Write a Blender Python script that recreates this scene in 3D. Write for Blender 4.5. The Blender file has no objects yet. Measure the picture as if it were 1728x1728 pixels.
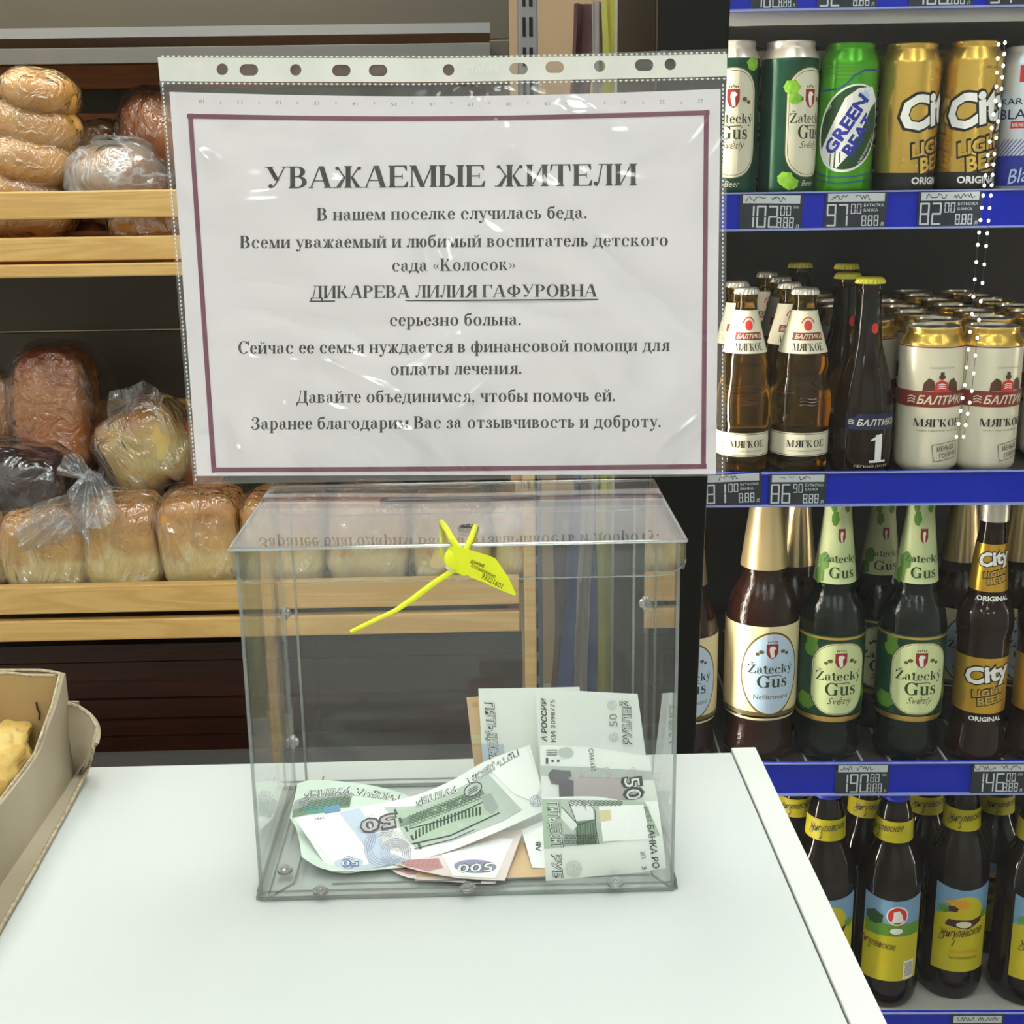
import bpy, bmesh, math, random
from mathutils import Vector, Matrix, noise

random.seed(4)
scene = bpy.context.scene
COL = scene.collection
PI = math.pi

# ------------------------------------------------------------------ camera
def cam_axes(p, y, r):
    cp, sp = math.cos(p), math.sin(p)
    fwd, right, up = Vector((0, cp, -sp)), Vector((1, 0, 0)), Vector((0, sp, cp))
    Z = Matrix.Rotation(y, 3, 'Z')
    fwd, right, up = Z @ fwd, Z @ right, Z @ up
    c, s = math.cos(r), math.sin(r)
    return c * right + s * up, -s * right + c * up, fwd

CAM = Vector((0.1227, -0.5897, 0.3616))
RT, UP, FW = cam_axes(math.radians(14.8313), math.radians(-1.0447), math.radians(-0.8421))
FPX = 2146.4
cd = bpy.data.cameras.new('camera')
cd.sensor_width = 36.0
cd.lens = FPX / 1728 * 36.0
cd.clip_start = 0.02
cam = bpy.data.objects.new('camera', cd)
COL.objects.link(cam)
m = Matrix.Identity(4)
for i, a in enumerate((RT, UP, -FW)):
    for j in range(3):
        m[j][i] = a[j]
m.translation = CAM
cam.matrix_world = m
scene.camera = cam

# ------------------------------------------------------------------ world, exposure
scene.view_settings.view_transform = 'Standard'
scene.view_settings.look = 'None'
scene.view_settings.exposure = 0.0
scene.view_settings.gamma = 1.0
scene.view_settings.use_curve_mapping = False
w = bpy.data.worlds.new('world')
scene.world = w
w.use_nodes = True
w.node_tree.nodes['Background'].inputs[0].default_value = (0.8, 0.85, 0.9, 1)
w.node_tree.nodes['Background'].inputs[1].default_value = 0.3
scene.cycles.use_denoising = True
scene.cycles.max_bounces = 10
scene.cycles.diffuse_bounces = 3
scene.cycles.glossy_bounces = 4
scene.cycles.transmission_bounces = 8
scene.cycles.transparent_max_bounces = 32
scene.cycles.sample_clamp_indirect = 4.0
scene.cycles.caustics_reflective = False
scene.cycles.caustics_refractive = False

PANEL_L = 12.4       # radiance of the ceiling panels
STRIP_L = 60.0      # radiance of the refrigerator light strips

def ray(px, py):
    return FW + (px - 864) / FPX * RT + (864 - py) / FPX * UP
def ony(px, py, y):
    d = ray(px, py); return CAM + d * ((y - CAM.y) / d.y)
def onz(px, py, z=0.0):
    d = ray(px, py); return CAM + d * ((z - CAM.z) / d.z)
def onx(px, py, x):
    d = ray(px, py); return CAM + d * ((x - CAM.x) / d.x)
def proj(P):
    d = Vector(P) - CAM; z = d.dot(FW)
    return 864 + FPX * d.dot(RT) / z, 864 - FPX * d.dot(UP) / z

# ------------------------------------------------------------------ object helpers
def tag(o, label=None, cat=None, group=None, kind=None):
    if label: o['label'] = label
    if cat: o['category'] = cat
    if group: o['group'] = group
    if kind: o['kind'] = kind
    return o
def empty(name, loc=(0, 0, 0), rz=0.0, label=None, cat=None, group=None, kind=None):
    o = bpy.data.objects.new(name, None)
    o.empty_display_size = 0.02
    COL.objects.link(o); o.location = loc; o.rotation_euler = (0, 0, rz)
    return tag(o, label, cat, group, kind)
KIDS = {}
def link(name, me, mat, parent=None):
    o = bpy.data.objects.new(name, me)
    COL.objects.link(o)
    if mat is not None and not me.materials: me.materials.append(mat)
    if parent is not None:
        o.parent = parent
        KIDS.setdefault(parent.name, []).append(o)
    return o
def copy_tree(o, parent=None):
    c = o.copy(); COL.objects.link(c)
    if parent is not None: c.parent = parent; KIDS.setdefault(parent.name, []).append(c)
    for ch in KIDS.get(o.name, []):
        copy_tree(ch, c)
    return c

class MB:
    def __init__(s): s.v = []; s.f = []; s.uv = None
    def add(s, vs, fs):
        n = len(s.v); s.v += [tuple(v) for v in vs]; s.f += [tuple(i + n for i in f) for f in fs]; return s
    def box(s, x0, y0, z0, x1, y1, z1):
        vs = [(x, y, z) for z in (z0, z1) for y in (y0, y1) for x in (x0, x1)]
        return s.add(vs, [(0, 2, 3, 1), (4, 5, 7, 6), (0, 1, 5, 4), (2, 6, 7, 3), (0, 4, 6, 2), (1, 3, 7, 5)])
    def hexa(s, q0, q1):
        # two matching quads
        return s.add(list(q0) + list(q1), [(3, 2, 1, 0), (4, 5, 6, 7), (0, 1, 5, 4), (1, 2, 6, 5), (2, 3, 7, 6), (3, 0, 4, 7)])
    def bar(s, a, b, w, h=None, upv=(0, 0, 1)):
        a, b = Vector(a), Vector(b); d = (b - a).normalized(); h = w if h is None else h
        x = d.cross(Vector(upv))
        if x.length < 1e-5: x = d.cross(Vector((0, 1, 0)))
        x.normalize(); y = x.cross(d).normalized()
        q = [x * (i * w / 2) + y * (j * h / 2) for i, j in ((-1, -1), (1, -1), (1, 1), (-1, 1))]
        return s.hexa([a + k for k in q], [b + k for k in q])
    def lathe(s, prof, n=36, c=(0, 0, 0), capb=True, capt=True):
        vs = []; fs = []
        for r, z in prof:
            for i in range(n):
                a = 2 * PI * i / n
                vs.append((c[0] + r * math.sin(a), c[1] - r * math.cos(a), c[2] + z))
        for k in range(len(prof) - 1):
            for i in range(n):
                j = (i + 1) % n
                fs.append((k * n + i, k * n + j, (k + 1) * n + j, (k + 1) * n + i))
        if capb: fs.append(tuple(reversed(range(n))))
        if capt: fs.append(tuple((len(prof) - 1) * n + i for i in range(n)))
        return s.add(vs, fs)
    def tube(s, pts, rad, n=8):
        pts = [Vector(p) for p in pts]; vs = []; fs = []
        rads = rad if isinstance(rad, (list, tuple)) else [rad] * len(pts)
        prev = None
        for k, p in enumerate(pts):
            d = (pts[min(k + 1, len(pts) - 1)] - pts[max(k - 1, 0)]).normalized()
            x = d.cross(Vector((0, 0, 1))) if abs(d.z) < .95 else d.cross(Vector((0, 1, 0)))
            if prev is not None: x = prev - d * prev.dot(d)
            x.normalize(); prev = x; y = d.cross(x)
            for i in range(n):
                a = 2 * PI * i / n; vs.append(p + (x * math.cos(a) + y * math.sin(a)) * rads[k])
        for k in range(len(pts) - 1):
            for i in range(n):
                j = (i + 1) % n; fs.append((k * n + i, k * n + j, (k + 1) * n + j, (k + 1) * n + i))
        fs.append(tuple(reversed(range(n)))); fs.append(tuple((len(pts) - 1) * n + i for i in range(n)))
        return s.add(vs, fs)
    def grid(s, fn, nu, nv):
        vs = [fn(i / nu, j / nv) for j in range(nv + 1) for i in range(nu + 1)]
        fs = [(j * (nu + 1) + i, j * (nu + 1) + i + 1, (j + 1) * (nu + 1) + i + 1, (j + 1) * (nu + 1) + i) for j in range(nv) for i in range(nu)]
        return s.add(vs, fs)
    def mesh(s, name, smooth=False, bevel=0.0, seg=2, uvfn=None, solid=0.0):
        me = bpy.data.meshes.new(name); me.from_pydata(s.v, [], s.f); me.update()
        if bevel or solid:
            bm = bmesh.new(); bm.from_mesh(me)
            if solid: bmesh.ops.solidify(bm, geom=bm.faces[:], thickness=solid)
            bmesh.ops.recalc_face_normals(bm, faces=bm.faces[:])
            if bevel:
                bmesh.ops.bevel(bm, geom=[e for e in bm.edges if e.calc_face_angle(0) > .5], offset=bevel, segments=seg, affect='EDGES', profile=.5, clamp_overlap=True)
            bm.to_mesh(me); bm.free()
        if smooth:
            me.polygons.foreach_set('use_smooth', [True] * len(me.polygons))
            try: me.set_sharp_from_angle(angle=math.radians(38))
            except Exception: pass
        return me
    def build(s, name, mat, parent=None, **k):
        return link(name, s.mesh(name, **k), mat, parent)

# ------------------------------------------------------------------ materials
def newmat(name):
    m = bpy.data.materials.new(name); m.use_nodes = True
    nt = m.node_tree; nt.nodes.clear()
    out = nt.nodes.new('ShaderNodeOutputMaterial')
    return m, nt, out
def N(nt, t, **kw):
    n = nt.nodes.new(t)
    for k, v in kw.items(): setattr(n, k, v)
    return n
def srgb(r, g, b):
    f = lambda c: (c / 255) / 12.92 if c / 255 <= .04045 else ((c / 255 + .055) / 1.055) ** 2.4
    return (f(r), f(g), f(b), 1)
def mathn(nt, op, a, b=None):
    n = N(nt, 'ShaderNodeMath', operation=op)
    for i, x in enumerate((a, b)):
        if x is None: continue
        if isinstance(x, (int, float)): n.inputs[i].default_value = x
        else: nt.links.new(x, n.inputs[i])
    return n.outputs[0]
def pmat(name, c, rough=.5, metal=0.0, c2=None, scale=8.0, bump=0.0, bscale=40.0, stretch=(1, 1, 1), spec=.5, trans=0.0, ior=1.45, detail=4.0, contrast=(.35, .65), emit=None, coat=0.0, coords='Object', sub=0.0):
    m, nt, out = newmat(name)
    p = N(nt, 'ShaderNodeBsdfPrincipled')
    nt.links.new(p.outputs[0], out.inputs[0])
    p.inputs['Base Color'].default_value = c
    p.inputs['Roughness'].default_value = rough
    p.inputs['Metallic'].default_value = metal
    p.inputs['Specular IOR Level'].default_value = spec
    p.inputs['Transmission Weight'].default_value = trans
    p.inputs['IOR'].default_value = ior
    p.inputs['Coat Weight'].default_value = coat
    if sub:
        p.inputs['Subsurface Weight'].default_value = sub; p.inputs['Subsurface Radius'].default_value = (.01, .006, .003)
        p.inputs['Subsurface Scale'].default_value = .6
    if emit:
        p.inputs['Emission Color'].default_value = emit[0]; p.inputs['Emission Strength'].default_value = emit[1]
    if c2 is not None or bump:
        tc = N(nt, 'ShaderNodeTexCoord'); mp = N(nt, 'ShaderNodeMapping'); mp.inputs['Scale'].default_value = stretch
        nt.links.new(tc.outputs[coords], mp.inputs[0])
    if c2 is not None:
        n = N(nt, 'ShaderNodeTexNoise'); n.inputs['Scale'].default_value = scale; n.inputs['Detail'].default_value = detail
        nt.links.new(mp.outputs[0], n.inputs['Vector'])
        r = N(nt, 'ShaderNodeValToRGB'); r.color_ramp.elements[0].position = contrast[0]; r.color_ramp.elements[1].position = contrast[1]
        r.color_ramp.elements[0].color = c; r.color_ramp.elements[1].color = c2
        nt.links.new(n.outputs[0], r.inputs[0]); nt.links.new(r.outputs[0], p.inputs['Base Color'])
    if bump:
        n = N(nt, 'ShaderNodeTexNoise'); n.inputs['Scale'].default_value = bscale; n.inputs['Detail'].default_value = 5
        nt.links.new(mp.outputs[0], n.inputs['Vector'])
        b = N(nt, 'ShaderNodeBump'); b.inputs['Strength'].default_value = bump; b.inputs['Distance'].default_value = .002
        nt.links.new(n.outputs[0], b.inputs['Height']); nt.links.new(b.outputs[0], p.inputs['Normal'])
    return m
def schlick(nt, f0=.04, normal=None, k=1.0):
    lw = N(nt, 'ShaderNodeLayerWeight'); lw.inputs[0].default_value = .5
    if normal is not None: nt.links.new(normal, lw.inputs['Normal'])
    p = mathn(nt, 'POWER', lw.outputs['Facing'], 5.0)
    return mathn(nt, 'ADD', mathn(nt, 'MULTIPLY', p, (1 - f0) * k), f0 * k)
def clear_mat(name, tint=(.97, .98, .975, 1), f0=.045, rough=.02, haze=0.0, hazecol=(.9, .9, .9, 1), k=1.0, wrinkle=0.0, wscale=30.0, crease=0.0, cscale=14.0, stretch=(1, 1, 1), wdist=.01):
    """thin clear plastic: see-through with a Fresnel gloss, optional milky haze and creases"""
    m, nt, out = newmat(name)
    tr = N(nt, 'ShaderNodeBsdfTransparent'); tr.inputs[0].default_value = tint
    gl = N(nt, 'ShaderNodeBsdfGlossy'); gl.inputs['Roughness'].default_value = rough; gl.inputs[0].default_value = (1, 1, 1, 1)
    mx = N(nt, 'ShaderNodeMixShader')
    normal = None
    if wrinkle or crease:
        tc = N(nt, 'ShaderNodeTexCoord'); mp = N(nt, 'ShaderNodeMapping'); mp.inputs['Scale'].default_value = stretch
        nt.links.new(tc.outputs['Object'], mp.inputs[0])
    if wrinkle:
        n = N(nt, 'ShaderNodeTexNoise'); n.inputs['Scale'].default_value = wscale; n.inputs['Detail'].default_value = 3; n.inputs['Distortion'].default_value = 1.2
        nt.links.new(mp.outputs[0], n.inputs['Vector'])
        b = N(nt, 'ShaderNodeBump'); b.inputs['Strength'].default_value = wrinkle; b.inputs['Distance'].default_value = wdist
        nt.links.new(n.outputs[0], b.inputs['Height']); normal = b.outputs[0]
        nt.links.new(normal, gl.inputs['Normal'])
    fac = schlick(nt, f0, normal, k)
    df = N(nt, 'ShaderNodeBsdfDiffuse'); df.inputs[0].default_value = hazecol
    tl = N(nt, 'ShaderNodeBsdfTranslucent'); tl.inputs[0].default_value = hazecol
    hz = N(nt, 'ShaderNodeMixShader'); hz.inputs[0].default_value = .4
    nt.links.new(df.outputs[0], hz.inputs[1]); nt.links.new(tl.outputs[0], hz.inputs[2])
    mh = N(nt, 'ShaderNodeMixShader'); mh.inputs[0].default_value = haze
    nt.links.new(tr.outputs[0], mh.inputs[1]); nt.links.new(hz.outputs[0], mh.inputs[2])
    if crease:
        n2 = N(nt, 'ShaderNodeTexNoise'); n2.inputs['Scale'].default_value = cscale; n2.inputs['Detail'].default_value = 3; n2.inputs['Distortion'].default_value = 2.0
        nt.links.new(mp.outputs[0], n2.inputs['Vector'])
        a = mathn(nt, 'ABSOLUTE', mathn(nt, 'SUBTRACT', n2.outputs[0], .5))
        ridge = mathn(nt, 'POWER', mathn(nt, 'MAXIMUM', mathn(nt, 'SUBTRACT', 1.0, mathn(nt, 'MULTIPLY', a, 14.0)), 0.0), 2.0)
        hf = mathn(nt, 'ADD', mathn(nt, 'MULTIPLY', ridge, crease), haze)
        nt.links.new(hf, mh.inputs[0])
    nt.links.new(fac, mx.inputs[0]); nt.links.new(mh.outputs[0], mx.inputs[1]); nt.links.new(gl.outputs[0], mx.inputs[2])
    nt.links.new(mx.outputs[0], out.inputs[0])
    return m
def emat(name, c, s, sampled=True):
    m, nt, out = newmat(name)
    e = N(nt, 'ShaderNodeEmission'); e.inputs[0].default_value = c; e.inputs[1].default_value = s
    nt.links.new(e.outputs[0], out.inputs[0])
    if not sampled: m.cycles.emission_sampling = 'NONE'
    return m
def wood_mat(name, c1, c2, axis=0, rough=.45):
    m, nt, out = newmat(name)
    p = N(nt, 'ShaderNodeBsdfPrincipled'); nt.links.new(p.outputs[0], out.inputs[0])
    tc = N(nt, 'ShaderNodeTexCoord'); oi = N(nt, 'ShaderNodeObjectInfo')
    mp = N(nt, 'ShaderNodeMapping'); sc = [30, 30, 30]; sc[axis] = 2.2; mp.inputs['Scale'].default_value = sc
    nt.links.new(tc.outputs['Object'], mp.inputs[0]); nt.links.new(oi.outputs['Location'], mp.inputs['Location'])
    n = N(nt, 'ShaderNodeTexNoise'); n.inputs['Scale'].default_value = 1.0; n.inputs['Detail'].default_value = 5; n.inputs['Distortion'].default_value = .8
    nt.links.new(mp.outputs[0], n.inputs['Vector'])
    wv = N(nt, 'ShaderNodeMath', operation='SINE')
    nt.links.new(mathn(nt, 'MULTIPLY', n.outputs[0], 42.0), wv.inputs[0])
    r = N(nt, 'ShaderNodeValToRGB'); r.color_ramp.elements[0].color = c1; r.color_ramp.elements[1].color = c2
    nt.links.new(mathn(nt, 'ADD', mathn(nt, 'MULTIPLY', wv.outputs[0], .3), .5), r.inputs[0])
    nt.links.new(r.outputs[0], p.inputs['Base Color'])
    p.inputs['Roughness'].default_value = rough
    return m

M = {}
M['counter'] = pmat('white_laminate', srgb(207, 210, 208), rough=.33, c2=srgb(202, 206, 203), scale=3, spec=.35)
M['counter_edge'] = pmat('white_edge', srgb(216, 218, 213), rough=.4, spec=.35)
M['floor'] = pmat('floor_tile', srgb(196, 192, 186), rough=.35, c2=srgb(160, 155, 148), scale=5)
M['wall'] = pmat('beige_paint', srgb(196, 164, 128), rough=.8, c2=srgb(190, 158, 122), scale=3)
M['wall_light'] = pmat('pale_paint', srgb(232, 230, 226), rough=.8, c2=srgb(228, 226, 220), scale=3)
M['ceil'] = pmat('ceiling_board', srgb(225, 225, 222), rough=.9, c2=srgb(215, 215, 212), scale=12)
M['panel_light'] = emat('panel_light', (.93, 1.0, .96, 1), PANEL_L)
M['strip_light'] = emat('strip_light', (1.0, .93, .78, 1), STRIP_L)
M['bead'] = emat('bead_reflection', (1.0, 1.0, 1.0, 1), 9.0, sampled=False)  # emission for the dots that mimic reflections in the door glass
M['white_metal'] = pmat('white_metal', srgb(215, 215, 212), rough=.4)
M['rack_metal'] = pmat('rack_grey_metal', srgb(98, 91, 79), rough=.45, c2=srgb(93, 86, 75), scale=2, spec=.4)
M['rack_metal_light'] = pmat('rack_light_metal', srgb(146, 148, 151), rough=.4, c2=srgb(140, 142, 146), scale=3)
M['fascia'] = pmat('fascia_grey', srgb(112, 112, 110), rough=.5, c2=srgb(107, 107, 105), scale=3)
M['slot_dark'] = pmat('slot_dark', srgb(35, 28, 20), rough=.8)
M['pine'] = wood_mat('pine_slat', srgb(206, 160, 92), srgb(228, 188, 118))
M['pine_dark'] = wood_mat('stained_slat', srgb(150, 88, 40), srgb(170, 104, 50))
M['pine_shade'] = wood_mat('shaded_wood', srgb(52, 26, 16), srgb(70, 34, 20))  # shade of the lower rack put into the wood colour
M['base_grey'] = pmat('base_grey', srgb(80, 76, 74), rough=.5)
M['black'] = pmat('black_enamel', srgb(11, 10, 9), rough=.3, c2=srgb(13, 12, 10), scale=4, spec=.3)
M['black_side'] = pmat('black_side', srgb(10, 9, 8), rough=.5, spec=.25)
M['fridge_in'] = pmat('fridge_liner', srgb(26, 21, 18), rough=.5)
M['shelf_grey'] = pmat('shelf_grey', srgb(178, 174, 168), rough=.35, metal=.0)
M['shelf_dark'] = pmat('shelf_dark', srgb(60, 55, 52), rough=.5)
M['wire'] = pmat('shelf_wire_white', srgb(205, 205, 200), rough=.4)
M['blue_rail'] = pmat('blue_price_rail', srgb(8, 34, 178), rough=.3, c2=srgb(11, 38, 184), scale=6, spec=.3)
M['rail_clear'] = pmat('rail_lip', srgb(150, 160, 215), rough=.2)
M['tag'] = pmat('tag_card', srgb(38, 42, 52), rough=.35)
M['tag_print'] = pmat('tag_print', srgb(205, 210, 215), rough=.5)
M['tag_strip'] = pmat('tag_strip', srgb(200, 204, 208), rough=.5)
M['ink'] = pmat('pen_ink', srgb(18, 20, 24), rough=.5)
M['print'] = pmat('print_black', srgb(38, 34, 34), rough=.6)
M['maroon'] = pmat('print_maroon', srgb(122, 52, 84), rough=.6)
M['paper'] = pmat('notice_paper', srgb(251, 244, 247), rough=.8, c2=srgb(248, 241, 245), scale=20)
M['film_front'] = clear_mat('sleeve_film', tint=(.985, .985, .985, 1), f0=.05, rough=.15, wrinkle=1.0, wscale=8, haze=.01, k=1.8, crease=.0, wdist=.020)
M['film_back'] = clear_mat('sleeve_film_back', tint=(.97, .97, .97, 1), f0=.04, rough=.15, haze=.03)
M['hole_strip'] = pmat('hole_strip_white', srgb(228, 226, 216), rough=.4, c2=srgb(220, 219, 210), scale=40, bump=.3, bscale=120, sub=0)
M['weld'] = pmat('weld_dash', srgb(148, 146, 140), rough=.3)
M['weld_light'] = pmat('weld_light', srgb(232, 232, 228), rough=.2)
M['acrylic'] = clear_mat('clear_acrylic', tint=(.985, .990, .986, 1), f0=.023, rough=.015, haze=.002)
M['acrylic_lid'] = clear_mat('clear_acrylic_lid', tint=(.975, .975, .972, 1), f0=.05, rough=.02, haze=.008, k=1.3)
M['acrylic_edge'] = clear_mat('acrylic_edge', tint=(.62, .66, .63, 1), f0=.12, rough=.12, haze=.10, hazecol=(.75, .78, .76, 1))
M['acrylic_fold'] = clear_mat('acrylic_fold', tint=(.80, .82, .81, 1), f0=.30, rough=.08, haze=.15, hazecol=(.95, .95, .93, 1))
M['slot_rim'] = clear_mat('slot_rim', tint=(.38, .36, .35, 1), f0=.05, rough=.15, haze=.1, hazecol=(.4, .38, .36, 1))
M['rivet'] = pmat('clear_rivet', (.9, .93, .92, 1), rough=.05, trans=.85, ior=1.49)
M['seal'] = pmat('seal_yellow', srgb(226, 232, 24), rough=.35, c2=srgb(232, 236, 40), scale=60, sub=.15)
M['seal_white'] = pmat('seal_white', srgb(232, 228, 222), rough=.5)
M['carton'] = pmat('carton_inside', srgb(190, 160, 112), rough=.85, c2=srgb(180, 150, 102), scale=14, bump=.15, bscale=160)
M['carton_out'] = pmat('carton_outside', srgb(176, 164, 142), rough=.8, c2=srgb(160, 146, 122), scale=9, bump=.15, bscale=120)
M['carton_edge'] = pmat('carton_edge', srgb(196, 182, 154), rough=.9, c2=srgb(160, 142, 112), scale=260)
M['pastry'] = pmat('pastry_crust', srgb(216, 186, 112), rough=.6, c2=srgb(198, 160, 82), scale=45, bump=1.0, bscale=70, sub=.1)
M['carton_mark'] = pmat('carton_mark', srgb(70, 40, 14), rough=.8)

# ------------------------------------------------------------------ flat shapes (2-D polygons and lettering)
class Sh:
    """list of 2-D vertices and faces"""
    def __init__(s, v=None, f=None): s.v = list(v or []); s.f = list(f or [])
    def add(s, o):
        n = len(s.v); s.v += o.v; s.f += [tuple(i + n for i in q) for q in o.f]; return s
    def poly(s, pts):
        n = len(s.v); s.v += [tuple(p) for p in pts]; s.f.append(tuple(range(n, n + len(pts)))); return s
    def rect(s, x0, y0, x1, y1): return s.poly([(x0, y0), (x1, y0), (x1, y1), (x0, y1)])
    def ell(s, cx, cy, rx, ry, n=28, rot=0.0):
        c, d = math.cos(rot), math.sin(rot)
        return s.poly([(cx + rx * math.cos(t) * c - ry * math.sin(t) * d, cy + rx * math.cos(t) * d + ry * math.sin(t) * c) for t in [2 * PI * i / n for i in range(n)]])
    def ring(s, cx, cy, rx, ry, ix, iy, a0=0, a1=360, n=24, rot=0.0):
        c, d = math.cos(rot), math.sin(rot); k = len(s.v)
        for i in range(n + 1):
            t = math.radians(a0 + (a1 - a0) * i / n)
            for X, Y in ((rx, ry), (ix, iy)):
                x, y = X * math.cos(t), Y * math.sin(t); s.v.append((cx + x * c - y * d, cy + x * d + y * c))
        for i in range(n): s.f.append((k + 2 * i, k + 2 * i + 2, k + 2 * i + 3, k + 2 * i + 1))
        return s
    def stroke(s, pts, w):
        for a, b in zip(pts, pts[1:]):
            dx, dy = b[0] - a[0], b[1] - a[1]; l = math.hypot(dx, dy) or 1
            nx, ny = -dy / l * w / 2, dx / l * w / 2; ex, ey = dx / l * w * .3, dy / l * w * .3
            s.poly([(a[0] + nx - ex, a[1] + ny - ey), (a[0] - nx - ex, a[1] - ny - ey), (b[0] - nx + ex, b[1] - ny + ey), (b[0] + nx + ex, b[1] + ny + ey)])
        return s
    def tr(s, fn): return Sh([fn(x, y) for x, y in s.v], s.f)
    def mv(s, dx=0, dy=0, sx=1.0, sy=None, rot=0.0):
        sy = sx if sy is None else sy; c, d = math.cos(rot), math.sin(rot)
        return s.tr(lambda x, y: (dx + x * sx * c - y * sy * d, dy + x * sx * d + y * sy * c))
    def box(s):
        xs = [a for a, b in s.v]; ys = [b for a, b in s.v]; return min(xs), min(ys), max(xs), max(ys)
    def fit(s, x0, y0, x1, y1=None, rot=0.0):
        """scale into a box; y1 None keeps the proportions; rot about the box centre"""
        a, b, c, d = s.box(); k = (x1 - x0) / (c - a); ky = k if y1 is None else (y1 - y0) / (d - b)
        r = s.tr(lambda x, y: (x0 + (x - a) * k, y0 + (y - b) * ky))
        if rot:
            X, Y = (x0 + x1) / 2, y0 + (d - b) * ky / 2; co, si = math.cos(rot), math.sin(rot)
            r = r.tr(lambda x, y: (X + (x - X) * co - (y - Y) * si, Y + (x - X) * si + (y - Y) * co))
        return r

_tc = {}
def sans(body, bold=0.0, shear=0.0, res=2):
    key = (body, bold, shear)
    if key in _tc: return Sh(_tc[key].v, _tc[key].f)
    c = bpy.data.curves.new('t', 'FONT'); c.body = body; c.size = 1.0; c.offset = bold; c.shear = shear; c.resolution_u = res
    o = bpy.data.objects.new('t', c); COL.objects.link(o)
    dg = bpy.context.evaluated_depsgraph_get(); dg.update()
    e = o.evaluated_get(dg); me = e.to_mesh()
    s = Sh([(v.co.x, v.co.y) for v in me.vertices], [tuple(p.vertices) for p in me.polygons])
    e.to_mesh_clear(); bpy.data.objects.remove(o); bpy.data.curves.remove(c)
    _tc[key] = s
    return Sh(s.v, s.f)
def fill2d(outer, holes):
    c = bpy.data.curves.new('t', 'CURVE'); c.dimensions = '2D'; c.fill_mode = 'BOTH'
    for loop in [outer] + holes:
        sp = c.splines.new('POLY'); sp.points.add(len(loop) - 1); sp.use_cyclic_u = True
        for p, q in zip(sp.points, loop): p.co = (q[0], q[1], 0, 1)
    o = bpy.data.objects.new('t', c); COL.objects.link(o)
    dg = bpy.context.evaluated_depsgraph_get(); dg.update()
    e = o.evaluated_get(dg); me = e.to_mesh()
    s = Sh([(v.co.x, v.co.y) for v in me.vertices], [tuple(p.vertices) for p in me.polygons])
    e.to_mesh_clear(); bpy.data.objects.remove(o); bpy.data.curves.remove(c)
    return s
def circ(cx, cy, rx, ry, n=24): return [(cx + rx * math.cos(2 * PI * i / n), cy + ry * math.sin(2 * PI * i / n)) for i in range(n)]
def rrect(x0, y0, x1, y1, r, n=6):
    p = []
    for cx, cy, a in ((x1 - r, y1 - r, 0), (x0 + r, y1 - r, 90), (x0 + r, y0 + r, 180), (x1 - r, y0 + r, 270)):
        for i in range(n + 1):
            t = math.radians(a + 90 * i / n); p.append((cx + r * math.cos(t), cy + r * math.sin(t)))
    return p

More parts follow.
